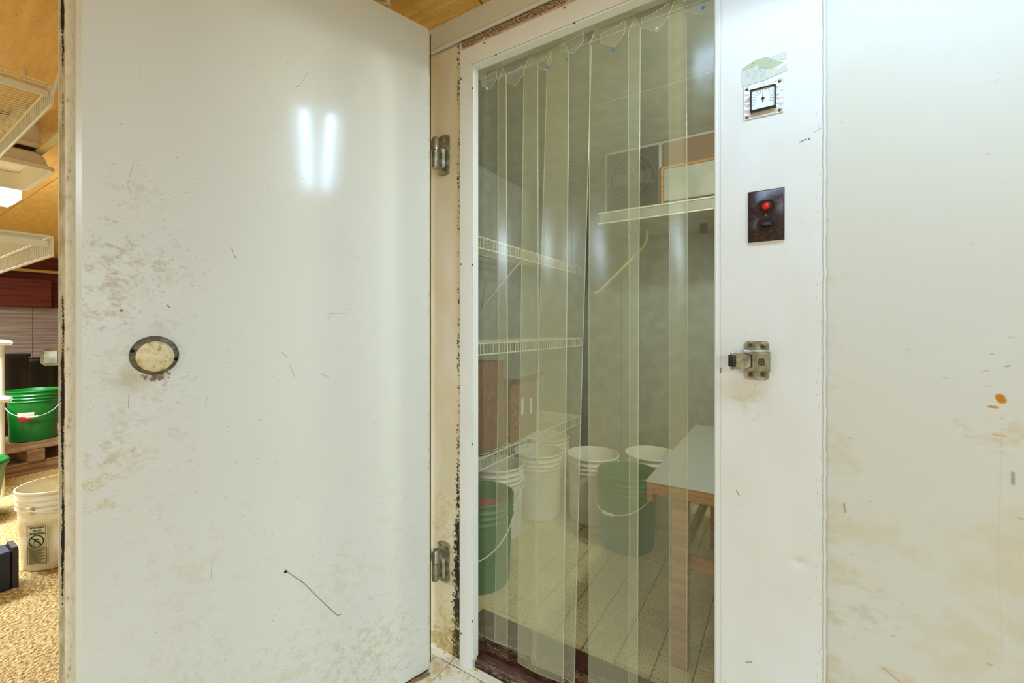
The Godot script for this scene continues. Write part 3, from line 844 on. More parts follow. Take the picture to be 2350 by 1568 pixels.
func door_frame_fittings() -> void:
	# white aluminium trim around the doorway
	var t := structure("trim_2", "white aluminium trim around the cooler doorway")
	var st := new_st()
	# left upright with a mitred top
	add_slab(st, PackedVector2Array([Vector2(-0.888, 0.0), Vector2(-0.842, 0.0), Vector2(-0.842, 1.943), Vector2(-0.888, 1.992)]), -0.012, 0.0)
	part("upright", done(st), M.alu, t)
	part("upright_return", span(Vector3(-0.841, 0.035, -0.03), Vector3(-0.836, 1.940, -0.0015), 0.0012), M.alu, t)
	st = new_st()
	add_slab(st, PackedVector2Array([Vector2(-0.888, 1.9925), Vector2(-0.842, 1.9435), Vector2(-0.132, 1.9435), Vector2(-0.132, 2.0), Vector2(-0.888, 2.0)]), -0.012, 0.0)
	part("head_piece", done(st), M.alu, t)
	part("head_return", span(Vector3(-0.841, 1.938, -0.032), Vector3(-0.132, 1.9425, -0.0015), 0.0012), M.alu, t)
	for p in [[-0.884, 1.909], [-0.884, 1.306], [-0.884, 0.105], [-0.79, 1.993], [-0.515, 1.994]]:
		head("rivet", t, Vector3(p[0], p[1], 0.0), 0.0032, 0.0018, M.screw)
	for p in [[-0.8385, 1.865], [-0.8385, 1.301], [-0.8385, 0.726], [-0.8385, 0.16], [-0.747, 1.9405], [-0.485, 1.9405]]:
		head("rivet", t, Vector3(p[0], p[1], -0.0015), 0.003, 0.0016, M.screw)

func strip_curtain() -> void:
	var c := thing("strip_curtain", "curtain of overlapping hazy clear vinyl strips in the cooler doorway", "strip curtain", Vector3.ZERO)
	part("hanging_rail", span(Vector3(-0.84, 1.925, -0.09), Vector3(-0.132, 1.955, -0.078), 0.002), M.steel, c)
	# strips: left and right edge at the top, at mid height, at the foot; depth; foot height; haze, with reflected room light put into its strength
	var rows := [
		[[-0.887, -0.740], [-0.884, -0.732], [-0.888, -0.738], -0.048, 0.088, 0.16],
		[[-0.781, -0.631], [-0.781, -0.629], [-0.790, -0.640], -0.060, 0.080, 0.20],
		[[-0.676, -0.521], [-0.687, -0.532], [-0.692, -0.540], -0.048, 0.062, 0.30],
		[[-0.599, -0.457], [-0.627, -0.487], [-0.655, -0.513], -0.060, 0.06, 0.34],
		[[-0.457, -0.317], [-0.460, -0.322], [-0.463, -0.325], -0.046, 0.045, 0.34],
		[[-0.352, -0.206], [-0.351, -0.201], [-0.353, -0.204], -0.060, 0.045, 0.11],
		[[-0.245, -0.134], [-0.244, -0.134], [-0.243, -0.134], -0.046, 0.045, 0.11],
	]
	for i in rows.size():
		var r: Array = rows[i]
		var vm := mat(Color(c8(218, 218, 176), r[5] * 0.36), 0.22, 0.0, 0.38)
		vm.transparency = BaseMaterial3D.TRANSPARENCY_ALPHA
		var em := mat(Color(c8(226, 230, 206), 0.35), 0.2, 0.0, 0.3)  # paler edge colour stands in for light caught inside the vinyl
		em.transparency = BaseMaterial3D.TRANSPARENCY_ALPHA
		var st := new_st()
		var se := new_st()
		st.set_smooth_group(1)
		var ny := 40
		var nx := 6
		var top := 1.945
		var grid := []
		for j in ny + 1:
			var v := float(j) / ny
			var y: float = lerpf(top, r[4], v)
			var w0: float
			var w1: float
			if v < 0.5:
				w0 = lerpf(r[0][0], r[1][0], v * 2.0)
				w1 = lerpf(r[0][1], r[1][1], v * 2.0)
			else:
				w0 = lerpf(r[1][0], r[2][0], v * 2.0 - 1.0)
				w1 = lerpf(r[1][1], r[2][1], v * 2.0 - 1.0)
			# clipped upper corners
			var clip := clampf((y - (top - 0.02)) / 0.02, 0.0, 1.0) * 0.022
			if clip > 0.0:
				w0 += clip
				w1 -= clip
			var line := []
			for k in nx + 1:
				var u := float(k) / nx
				var bow := 0.006 * sin(PI * u) * (1.0 if i % 2 == 0 else -1.0) * smoothstep(0.0, 0.15, v)
				var wave := 0.004 * sin(v * 5.0 + i * 1.7) * v + 0.006 * (u - 0.5) * sin(v * 3.0 + i)
				line.append(Vector3(lerpf(w0, w1, u), y, r[3] + bow + wave))
			grid.append(line)
		for j in ny:
			for k in nx:
				for f in [-1.0, 1.0]:
					var t := Vector3(0, 0, 0.0012 * f)
					st.set_smooth_group(1 if f > 0 else 2)
					quad(st, grid[j][k] + t, grid[j][k + 1] + t, grid[j + 1][k + 1] + t, grid[j + 1][k] + t, Vector3(0, 0, f))
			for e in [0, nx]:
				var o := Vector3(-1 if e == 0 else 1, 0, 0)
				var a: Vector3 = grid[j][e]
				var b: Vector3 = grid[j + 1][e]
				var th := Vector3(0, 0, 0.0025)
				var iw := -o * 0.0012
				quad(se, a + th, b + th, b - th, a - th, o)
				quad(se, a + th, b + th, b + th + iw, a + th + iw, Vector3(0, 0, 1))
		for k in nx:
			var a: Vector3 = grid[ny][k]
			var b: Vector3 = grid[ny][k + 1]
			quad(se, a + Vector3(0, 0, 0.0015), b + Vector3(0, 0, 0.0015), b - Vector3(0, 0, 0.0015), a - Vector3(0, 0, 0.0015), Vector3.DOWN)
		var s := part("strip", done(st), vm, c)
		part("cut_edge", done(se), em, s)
	# clear pentagonal hanger tabs with rivets
	var tm := mat(Color(c8(224, 226, 206), 0.07), 0.1)
	tm.transparency = BaseMaterial3D.TRANSPARENCY_ALPHA
	var rim := mat(Color(c8(236, 238, 222), 0.4), 0.1)
	rim.transparency = BaseMaterial3D.TRANSPARENCY_ALPHA
	var tabs := [[-0.800, 1.893, 0.062, 0.05, -0.807, 1.872, 1], [-0.703, 1.877, 0.066, 0.05, -0.704, 1.876, 0], [-0.598, 1.887, 0.05, 0.045, -0.586, 1.870, 0], [-0.510, 1.908, 0.074, 0.045, -0.524, 1.873, 0], [-0.389, 1.890, 0.068, 0.056, -0.388, 1.853, 0], [-0.277, 1.890, 0.070, 0.056, -0.274, 1.868, 1], [-0.172, 1.893, 0.070, 0.056, -0.163, 1.878, 0]]
	var blue := mat(c8(74, 140, 214), 0.35)
	for q in tabs:
		var w: float = q[2] * 0.5
		var hh: float = q[3]
		var poly := PackedVector2Array([Vector2(-w, -hh * 0.1), Vector2(-w, -hh * 0.55), Vector2(0.006, -hh), Vector2(w, -hh * 0.45), Vector2(w, hh * 0.1), Vector2(w * 0.75, hh * 0.12), Vector2(w * 0.6, 0.0), Vector2(-w * 0.6, -hh * 0.12)])
		var tb := part("hanger_tab", slab(poly, 0.0, 0.0015), tm, c, Vector3(q[0], q[1] + hh * 0.45, -0.039))
		var loop := []
		for p in poly:
			loop.append(Vector3(p.x, p.y, 0.0015))
		loop.append(loop[0])
		part("tab_edge", tube(loop, 0.0009, 5), rim, tb)
		head("rivet", tb, Vector3(q[4] - q[0], q[5] - q[1] - hh * 0.45, 0.0015), 0.0042, 0.0018, M.white_plastic if q[6] == 1 else blue)

# ------------------------------------------------------------------ things on the wall
func wall_fittings() -> void:
	# thermometer
	var g := thing("dial_thermometer", "square dial thermometer with black bezel on a hammered metal plate", "thermometer", Vector3(-0.0355, 1.601, 0.0))
	var hm := mat(c8(226, 226, 222), 0.35, 0.35)
	hm.heightmap_enabled = true
	hm.heightmap_texture = noise_tex(0.03, [], 256, 3, FastNoiseLite.TYPE_SIMPLEX_SMOOTH, 3)
	hm.heightmap_scale = 0.1
	hm.uv1_triplanar = true
	hm.uv1_scale = Vector3(9, 9, 9)
	part("plate", span(Vector3(-0.0375, -0.0375, 0.0), Vector3(0.0375, 0.0375, 0.0018), 0.0006), hm, g)
	for a in [[-0.031, 0.031], [0.031, 0.031], [-0.031, -0.031], [0.031, -0.031]]:
		head("screw", g, Vector3(a[0], a[1], 0.0018), 0.0034, 0.0022, M.screw)
	var st := new_st()
	var bz := 0.0242
	for e in [[-1, 0], [1, 0], [0, -1], [0, 1]]:
		var s := Vector3(0.0026 if e[0] != 0 else bz * 2, 0.0026 if e[1] != 0 else bz * 2, 0.0095)
		add_box(st, Vector3(e[0] * (bz - 0.0013), e[1] * (bz - 0.0013), 0.0065), s, 0.0008)
	part("bezel", done(st), M.black, g)
	var dial := part("dial", span(Vector3(-0.0225, -0.0225, 0.0018), Vector3(0.0225, 0.0225, 0.0078), 0.0004), mat(c8(232, 234, 230), 0.4), g)
	st = new_st()
	for k in 15:
		var an := deg_to_rad(-30.0 + 240.0 * k / 14.0)
		var r0 := 0.0135
		var dir := Vector3(cos(an), sin(an), 0)
		var lim: float = 0.0205 / maxf(absf(dir.x), absf(dir.y))
		add_tube(st, [dir * r0 + Vector3(0, 0, 0.0079), dir * minf(lim, 0.0235) + Vector3(0, 0, 0.0079)], 0.00028, 4)
	part("tick_marks", done(st), mat(c8(70, 66, 60), 0.6), dial)
	part("needle", slab(PackedVector2Array([Vector2(-0.0011, -0.008), Vector2(0.0011, -0.008), Vector2(0.0006, 0.0), Vector2(0.0003, 0.0165), Vector2(-0.0003, 0.0165), Vector2(-0.0006, 0.0)]), 0.0084, 0.0088), M.dark, dial)
	head("hub", dial, Vector3(0, 0, 0.0085), 0.003, 0.0015, M.dark)
	# torn sticker above it
	var s := thing("torn_sticker", "torn greenish sticker with faint handwriting above the dial thermometer", "sticker", Vector3(-0.034, 1.664, 0.0))
	var film := mat(c8(176, 184, 146), 0.5)
	var sp := mat(c8(204, 208, 194), 0.7)
	part("backing_film", slab(PackedVector2Array([Vector2(-0.043, 0.018), Vector2(-0.030, 0.024), Vector2(-0.012, 0.030), Vector2(0.006, 0.029), Vector2(0.02, 0.018), Vector2(0.036, 0.007), Vector2(0.018, 0.001), Vector2(-0.043, -0.002)]), 0.0, 0.0004), film, s)
	part("backing_film", slab(PackedVector2Array([Vector2(0.014, 0.028), Vector2(0.042, 0.029), Vector2(0.043, 0.012), Vector2(0.034, 0.013), Vector2(0.016, 0.021)]), 0.0, 0.0004), mat(c8(204, 206, 186), 0.5), s)
	var pp := part("paper", slab(PackedVector2Array([Vector2(-0.043, 0.012), Vector2(-0.020, 0.013), Vector2(-0.012, 0.018), Vector2(-0.008, 0.006), Vector2(0.004, 0.002), Vector2(0.030, -0.004), Vector2(0.042, 0.004), Vector2(0.043, -0.012), Vector2(0.0, -0.021), Vector2(-0.043, -0.0225)]), 0.0004, 0.0008), sp, s)
	st = new_st()
	var rng := RandomNumberGenerator.new()
	rng.seed = 5
	for row in 6:
		var x := -0.036 + rng.randf() * 0.004 + (0.010 if row > 3 else 0.0)
		while x < 0.004 - row * 0.001:
			var l := rng.randf_range(0.0015, 0.005)
			add_tube(st, [Vector3(x, 0.0085 - row * 0.0042 + rng.randf_range(-0.0004, 0.0004), 0.0008), Vector3(x + l, 0.0085 - row * 0.0042 + rng.randf_range(-0.0005, 0.0005), 0.0008)], 0.00022, 4, false)
			x += l + rng.randf_range(0.0008, 0.0025)
	part("handwriting", done(st), mat(c8(84, 80, 70), 0.8), pp)
	for p in [[-0.021, 0.024], [0.010, 0.0], [0.012, 0.018]]:
		head("staple_hole", s, Vector3(p[0], p[1], 0.0004), 0.0012, 0.0004, M.rust)
	# pilot light switch
	var w := thing("light_switch", "dark brown switch plate with a red pilot light and toggle", "light switch", Vector3(-0.030, 1.3455, 0.0))
	part("backing_plate", span(Vector3(-0.0345, -0.0575, 0.0), Vector3(0.0345, 0.0565, 0.0012), 0.0005), M.paint_dull, w)
	var bm := grainy(mat(Color.WHITE, 0.32), noise_tex(0.05, [[0.2, c8(34, 18, 20)], [0.6, c8(50, 28, 30)], [0.8, c8(84, 62, 58)]], 256, 4, FastNoiseLite.TYPE_SIMPLEX_SMOOTH, 12), Vector3(7, 7, 7))
	st = new_st()
	var o0 := [Vector3(-0.0345, -0.0565, 0.0012), Vector3(0.0345, -0.0565, 0.0012), Vector3(0.0345, 0.0565, 0.0012), Vector3(-0.0345, 0.0565, 0.0012)]
	var o1 := [Vector3(-0.0318, -0.0532, 0.0058), Vector3(0.0318, -0.0532, 0.0058), Vector3(0.0318, 0.0532, 0.0058), Vector3(-0.0318, 0.0532, 0.0058)]
	for k in 4:
		quad(st, o0[k], o0[(k + 1) % 4], o1[(k + 1) % 4], o1[k], o0[k] + o0[(k + 1) % 4] + Vector3(0, 0, 0.01))
	quad(st, o1[0], o1[1], o1[2], o1[3], Vector3.BACK)
	part("cover_plate", done(st), bm, w)
	var dk := mat(c8(36, 20, 22), 0.3)
	for y in [0.0185, -0.0205]:
		var st2 := new_st()
		var outer := PackedVector2Array()
		for k in 28:
			var a := TAU * k / 28
			outer.append(Vector2(0.0168 * cos(a), clampf(0.0168 * sin(a), -0.0138, 0.0138) + y))
		add_slab(st2, outer, 0.0055, 0.0072)
		var ob := part("outlet_boss", done(st2), dk, w)
		var ring := []
		for p in outer:
			ring.append(Vector3(p.x, p.y, 0.0072))
		ring.append(ring[0])
		part("rim", tube(ring, 0.0007, 5), bm, ob)
	var lens := mat(c8(206, 26, 22), 0.15)
	lens.emission_enabled = true
	lens.emission = c8(255, 30, 20)
	lens.emission_energy_multiplier = 0.12
	var pl := part("pilot_lamp_bezel", lathe([Vector2(0.0, 0.0), Vector2(0.0098, 0.0), Vector2(0.0094, 0.0022), Vector2(0.0078, 0.0024)], 24), dk, w, Vector3(0, 0.0185, 0.0072))
	pl.rotation.x = PI / 2
	part("pilot_lamp_lens", lathe([Vector2(0.0074, 0.0), Vector2(0.0068, 0.003), Vector2(0.0045, 0.0054), Vector2(0.0, 0.0066)], 24), lens, pl, Vector3(0, 0.0018, 0))
	head("screw", w, Vector3(0, -0.001, 0.0058), 0.0028, 0.0012, M.screw)
	var tg := part("toggle", span(Vector3(-0.0115, -0.0045, 0.0), Vector3(0.0065, 0.0045, 0.0085), 0.0018), dk, w, Vector3(0.002, -0.0205, 0.0070))
	tg.rotation.y = 0.25
	# roller latch strike
	var t := thing("latch_strike", "cast metal roller latch strike screwed to the white post", "latch", Vector3(-0.0475, 1.0275, 0.0))
	part("base_plate", slab(round_rect(-0.0235, -0.0425, 0.0235, 0.0425, 0.008), 0.0, 0.004), M.cast, t)
	st = new_st()
	# humped body: wedge rising from the base plate
	var prof := PackedVector2Array([Vector2(-0.024, 0.003), Vector2(-0.026, 0.020), Vector2(-0.006, 0.030), Vector2(0.020, 0.030), Vector2(0.026, 0.022), Vector2(0.026, 0.003)])
	add_slab(st, prof, -0.020, 0.018)
	var hb := part("body", done(st), M.cast, t)
	hb.transform = Transform3D(Basis(Vector3(1, 0, 0), Vector3(0, 0, 1), Vector3(0, 1, 0)), Vector3(0, -0.001, 0))
	part("top_fillet", tube([Vector3(-0.025, 0.018, 0.006), Vector3(0.026, 0.018, 0.006)], 0.006, 8), M.cast, t)
	# open throat and finger hole
	part("throat", slab(PackedVector2Array([Vector2(-0.0265, -0.0185), Vector2(-0.009, -0.013), Vector2(-0.009, 0.0115), Vector2(-0.0265, 0.0165)]), 0.0195, 0.0305), M.hole, t)
	part("pocket_rim", slab(round_rect(0.0015, -0.0115, 0.0185, 0.0085, 0.006), 0.0296, 0.0306), M.chrome, t)
	part("pocket", slab(round_rect(0.0032, -0.0098, 0.0168, 0.0068, 0.005), 0.0305, 0.0309), mat(c8(96, 90, 74), 0.5, 0.6), t)
	# tongue with roller
	part("tongue", slab(PackedVector2Array([Vector2(-0.050, -0.019), Vector2(-0.026, -0.019), Vector2(-0.010, -0.012), Vector2(-0.010, 0.0105), Vector2(-0.026, 0.0165), Vector2(-0.050, 0.0165)]), 0.0215, 0.0312), M.cast, t)
	var rl := part("roller", lathe([Vector2(0.0, -0.0125), Vector2(0.0078, -0.0125), Vector2(0.0082, -0.0115), Vector2(0.0082, 0.0115), Vector2(0.0078, 0.0125), Vector2(0.0, 0.0125)], 20), M.black, t, Vector3(-0.046, -0.001, 0.028))
	part("roller_pin", lathe([Vector2(0.0, -0.021), Vector2(0.0032, -0.021), Vector2(0.0032, 0.0195), Vector2(0.0, 0.0195)], 12), M.chrome, rl)
	for p in [[-0.012, 0.034], [0.012, 0.031], [-0.012, -0.032], [0.012, -0.031]]:
		var sc := head("screw", t, Vector3(p[0], p[1], 0.004), 0.0062, 0.0022, M.screw)
		part("socket", lathe([Vector2(0.0, 0.0024), Vector2(0.002, 0.0023), Vector2(0.0022, 0.0021)], 8), M.hole, sc)

# ------------------------------------------------------------------ pails
func pail(label: String, at: Vector3, turn: float, m: Material, group: String, grip_drop := 1.0, rt := 0.150, rb := 0.130, h := 0.37, bail := true) -> Node3D:
	var t := thing("pail", label, "bucket", at, turn, group)
	var key := "pail%.3f_%.3f_%.3f" % [rt, rb, h]
	if not M.has(key):
		var p := [Vector2(0, 0.004), Vector2(rb - 0.006, 0.004), Vector2(rb - 0.002, 0.0), Vector2(rb, 0.006), Vector2(rb, 0.006)]
		p.append(Vector2(lerpf(rb, rt - 0.006, (h - 0.095) / h), h - 0.095))
		for b in [h - 0.09, h - 0.066, h - 0.042]:
			p.append_array([Vector2(lerpf(rb, rt - 0.006, (b) / h), b), Vector2(lerpf(rb, rt - 0.006, (b) / h) + 0.007, b + 0.003), Vector2(lerpf(rb, rt - 0.006, (b) / h) + 0.007, b + 0.006), Vector2(lerpf(rb, rt - 0.006, (b) / h) + 0.001, b + 0.009)])
		p.append_array([Vector2(lerpf(rb, rt - 0.006, (h - 0.012) / h), h - 0.014), Vector2(rt, h - 0.011), Vector2(rt, h - 0.003), Vector2(rt - 0.003, h), Vector2(rt - 0.006, h), Vector2(rt - 0.0085, h - 0.004), Vector2(rb - 0.003, 0.008), Vector2(rb - 0.003, 0.008), Vector2(0, 0.007)])
		M[key] = lathe(p, 48)
	part("body", M[key], m, t)
	for s in [-1, 1]:
		part("ear", box(Vector3(0.012, 0.03, 0.026), 0.004), m, t, Vector3(s * (rt - 0.002), h - 0.075, 0))
	if bail:
		var arc := []
		var r := rt + 0.006
		for k in 17:
			var a := PI * k / 16.0
			var drop := sin(a)
			arc.append(Vector3(cos(a) * r, h - 0.075 - drop * 0.115 * grip_drop, drop * (rt + 0.012)))
		var bl := part("bail_handle", tube(arc, 0.0028, 6), M.wire, t)
		part("grip", tube([arc[7], arc[8], arc[9]], 0.0085, 8), M.wire, bl)
	return t

func wire_shelf(label: String, at: Vector3, turn: float, length: float, depth: float, group: String, step := 0.026, brace := true, called := "wire_shelf") -> Node3D:
	# local x along the front lip, +z to the back; origin at the front right corner of the lip, top
	var t := thing(called, label, "shelf", at, turn, group)
	var n := int(length / step)
	var st := new_st()
	add_tube(st, [Vector3(0, 0, 0), Vector3(-length, 0, 0)], 0.0036, 6)
	part("front_rail", done(st), M.wire, t)
	part("front_rail", tube([Vector3(0, -0.052, -0.002), Vector3(-length, -0.052, -0.002)], 0.0036, 6), M.wire, t)
	part("back_rail", tube([Vector3(0, 0, depth), Vector3(-length, 0, depth)], 0.0036, 6), M.wire, t)
	part("middle_rail", tube([Vector3(0, -0.004, depth * 0.5), Vector3(-length, -0.004, depth * 0.5)], 0.0032, 6), M.wire, t)
	var wire := tube([Vector3(0, -0.056, -0.004), Vector3(0, 0.003, -0.003), Vector3(0, 0.004, 0.004), Vector3(0, 0.004, depth)], 0.0021, 5)
	for k in n + 1:
		part("wire", wire, M.wire, t, Vector3(-k * step - 0.002, 0, 0))
	return t

func cooler_contents() -> void:
	# three wire shelves along the left wall: front lip faces +x, so the shelf is turned
	var g := "wire shelves on the left wall of the cooler"
	for s in [["topmost white wire shelf on the left wall inside the cooler", 1.525], ["middle white wire shelf on the left wall inside the cooler", 1.024], ["lowest white wire shelf on the left wall, carrying brown cartons", 0.482]]:
		var t := wire_shelf(s[0], Vector3(-1.2, s[1], -0.32), PI / 2, 1.4, 0.296, g)
		t.transform = Transform3D(Basis(Vector3(0, 0, 1), Vector3(0, 1, 0), Vector3(-1, 0, 0)), Vector3(-1.2, s[1], -0.32))
		for x in ([-0.6] if s[1] > 1.2 else []):
			part("brace", tube([Vector3(x, -0.05, 0.0), Vector3(x - 0.04, -0.30, 0.296)], 0.0055, 6), M.wire, t)
		part("end_clip", box(Vector3(0.008, 0.06, 0.012), 0.002, Vector3(-1.404, -0.026, 0)), M.steel, t)
	# cartons on the lowest shelf
	var c := thing("carton", "red-brown carton on the lowest wire shelf nearest the doorway", "box", Vector3(-1.335, 0.488, -0.63), 0.0, "cartons on the lowest cooler shelf")
	part("body", box(Vector3(0.22, 0.44, 0.30), 0.004, Vector3(0, 0.22, 0)), M.cardboard_red, c)
	c = thing("carton", "open tan carton with a white label on the lowest wire shelf", "box", Vector3(-1.335, 0.488, -0.97), 0.06, "cartons on the lowest cooler shelf")
	var st := new_st()
	for w in [[Vector3(0.109, 0.15, 0), Vector3(0.004, 0.30, 0.30)], [Vector3(-0.109, 0.15, 0), Vector3(0.004, 0.30, 0.30)], [Vector3(0, 0.15, 0.149), Vector3(0.22, 0.30, 0.004)], [Vector3(0, 0.15, -0.149), Vector3(0.22, 0.30, 0.004)], [Vector3(0, 0.002, 0), Vector3(0.22, 0.004, 0.30)]]:
		add_box(st, w[0], w[1], 0.001)
	part("body", done(st), M.cardboard, c)
	var fl := part("flap", box(Vector3(0.004, 0.09, 0.28), 0.001, Vector3(0, 0.045, 0)), M.cardboard, c, Vector3(0.109, 0.30, 0))
	fl.rotation.z = -0.9
	fl = part("flap", box(Vector3(0.004, 0.10, 0.28), 0.001, Vector3(0, 0.05, 0)), M.cardboard, c, Vector3(-0.109, 0.30, 0))
	fl.rotation.z = 0.3
	part("label", box(Vector3(0.001, 0.09, 0.022), 0.0, Vector3(0.1118, 0.17, 0.02)), M.paper, c)
	part("label", box(Vector3(0.001, 0.09, 0.022), 0.0, Vector3(0.1118, 0.16, -0.09)), M.paper, c)
	# pails on the tiled floor
	var wg := "white pails on the cooler floor"
	pail("white pail with a red-lettered label under the cartons in the cooler", Vector3(-1.294, 0.007, -0.81), 0.4, M.white_plastic, wg, 1.0, 0.146)
	pail("white pail under the lowest shelf, bail handle hanging to its front", Vector3(-1.225, 0.007, -1.14), -0.5, M.white_plastic, wg, 1.0, 0.148)
	pail("white pail in the back left corner of the cooler", Vector3(-1.335, 0.007, -1.465), 0.9, M.white_plastic, wg, 1.0, 0.148)
	pail("white pail between the shelf pails and the dark green pail", Vector3(-0.925, 0.007, -1.25), 2.4, M.white_plastic, wg)
	pail("white pail half hidden behind the dark green pail", Vector3(-0.640, 0.007, -1.44), 0.2, M.white_plastic, wg)
	var p := pail("dark green pail standing before the metal-topped table", Vector3(-0.665, 0.007, -1.06), -0.3, M.green_dark, "green pails in the cooler", 0.9)
	part("worn_patch", lathe_patch(0.1365, 0.135, 0.10, 0.15, 0.6, 1.3), mat(c8(60, 110, 40), 0.6), p)
	p = pail("dark green pail with red rags inside, beside the door jamb", Vector3(-1.121, 0.007, -0.423), 0.25, M.green_dark, "green pails in the cooler", 1.3)
	part("red_rags", lathe([Vector2(0, 0.322), Vector2(0.04, 0.312), Vector2(0.07, 0.318), Vector2(0.1, 0.304), Vector2(0.134, 0.296), Vector2(0.134, 0.28), Vector2(0, 0.28)], 28), mat(c8(150, 60, 40), 0.9), p)
	# metal-topped table
	var t := thing("work_table", "wooden work table with a sheet metal top inside the cooler", "table", Vector3(-0.377, 0.0, -0.323))
	part("metal_top", span(Vector3(0, 0.598, -0.95), Vector3(0.8, 0.602, 0.0), 0.0008), M.steel, t)
	part("plywood_top", span(Vector3(0.004, 0.580, -0.945), Vector3(0.8, 0.598, -0.003), 0.002), M.pine, t)
	part("front_apron", span(Vector3(0.022, 0.560, -0.022), Vector3(0.8, 0.580, -0.004), 0.002), M.pine, t)
	part("side_apron", span(Vector3(0.002, 0.535, -0.94), Vector3(0.022, 0.580, -0.004), 0.002), M.pine, t)
	for a in [[0.075, -0.03], [0.075, -0.9], [0.74, -0.03], [0.74, -0.9]]:
		part("leg", box(Vector3(0.05, 0.573, 0.045), 0.003, Vector3(a[0] + 0.025, 0.2935, a[1] - 0.022)), M.pine, t)
	part("stretcher", span(Vector3(0.125, 0.326, -0.072), Vector3(0.74, 0.368, -0.052), 0.002), M.pine, t)
	part("stretcher", span(Vector3(0.086, 0.326, -0.9), Vector3(0.106, 0.368, -0.075), 0.002), M.pine, t)
	part("dark_panel", span(Vector3(0.13, 0.02, -0.62), Vector3(0.8, 0.575, -0.60), 0.002), mat(c8(92, 74, 50), 0.7), t)  # dark upright sheet closing the space under the table top
	# evaporator
	var e := thing("evaporator", "evaporator unit with a dark fan hung under the cooler ceiling", "cooling unit", Vector3(-0.82, 1.66, -1.15))
	var brown := mat(c8(122, 92, 74), 0.5, 0.3)
	part("housing", span(Vector3(0, 0.06, -0.42), Vector3(1.1, 0.388, 0.0), 0.008), M.galv, e)
	part("fan_panel", span(Vector3(0.02, 0.07, 0.0), Vector3(0.29, 0.37, 0.004), 0.002), mat(c8(26, 29, 34), 0.5), e)
	var fc := Vector3(0.155, 0.22, 0.0)
	part("fan_throat", lathe([Vector2(0.0, 0.0), Vector2(0.115, 0.0), Vector2(0.125, 0.012), Vector2(0.12, 0.014)], 32), M.hole, e, fc + Vector3(0, 0, 0.004)).rotation.x = PI / 2
	for k in 4:
		var bl := part("fan_blade", slab(PackedVector2Array([Vector2(0.015, -0.02), Vector2(0.1, -0.045), Vector2(0.105, 0.03), Vector2(0.015, 0.02)]), 0.0, 0.002), mat(c8(70, 74, 78), 0.4, 0.6), e, fc + Vector3(0, 0, 0.012))
		bl.rotation.z = TAU * k / 4.0
		bl.rotation.x = 0.25
	for r in [0.03, 0.06, 0.09, 0.118]:
		var ring := []
		for k in 33:
			ring.append(fc + Vector3(cos(TAU * k / 32.0) * r, sin(TAU * k / 32.0) * r, 0.026))
		part("guard_ring", tube(ring, 0.0014, 5), M.guard, e)
	part("side_cover", span(Vector3(0.31, 0.07, 0.0), Vector3(1.09, 0.37, 0.006), 0.003), brown, e)
	part("access_frame", span(Vector3(0.30, 0.062, 0.0), Vector3(0.312, 0.25, 0.012), 0.003), M.pine, e)
	part("access_frame", span(Vector3(0.30, 0.238, 0.0), Vector3(1.09, 0.25, 0.012), 0.003), M.pine, e)
	part("access_door", span(Vector3(0.315, 0.075, 0.004), Vector3(1.08, 0.236, 0.009), 0.002), M.galv, e)
	part("drip_pan", span(Vector3(-0.02, 0.0, -0.44), Vector3(1.12, 0.055, 0.03), 0.006), M.galv, e)
	part("pan_lip", tube([Vector3(-0.02, 0.055, 0.03), Vector3(1.12, 0.055, 0.03)], 0.004, 6), M.wire, e)
	part("pan_lip", tube([Vector3(-0.02, 0.0, 0.03), Vector3(1.12, 0.0, 0.03)], 0.004, 6), M.wire, e)
	part("drain_pipe", tube([Vector3(0.16, 0.01, -0.28), Vector3(0.155, -0.05, -0.28), Vector3(0.13, -0.09, -0.29), Vector3(-0.14, -0.335, -0.30), Vector3(-0.17, -0.345, -0.30)], 0.0085, 8), M.pvc_pipe, e)
	part("hook", tube([Vector3(0.46, 0.0, -0.28), Vector3(0.46, -0.05, -0.28)], 0.02, 10), M.dark, e)

func lathe_patch(r0: float, r1: float, y0: float, y1: float, from: float, to: float) -> ArrayMesh:
	var st := new_st()
	add_lathe(st, [Vector2(r0, y0), Vector2(r1, y1)], 24, Vector3.ZERO, from, to)
	return done(st)

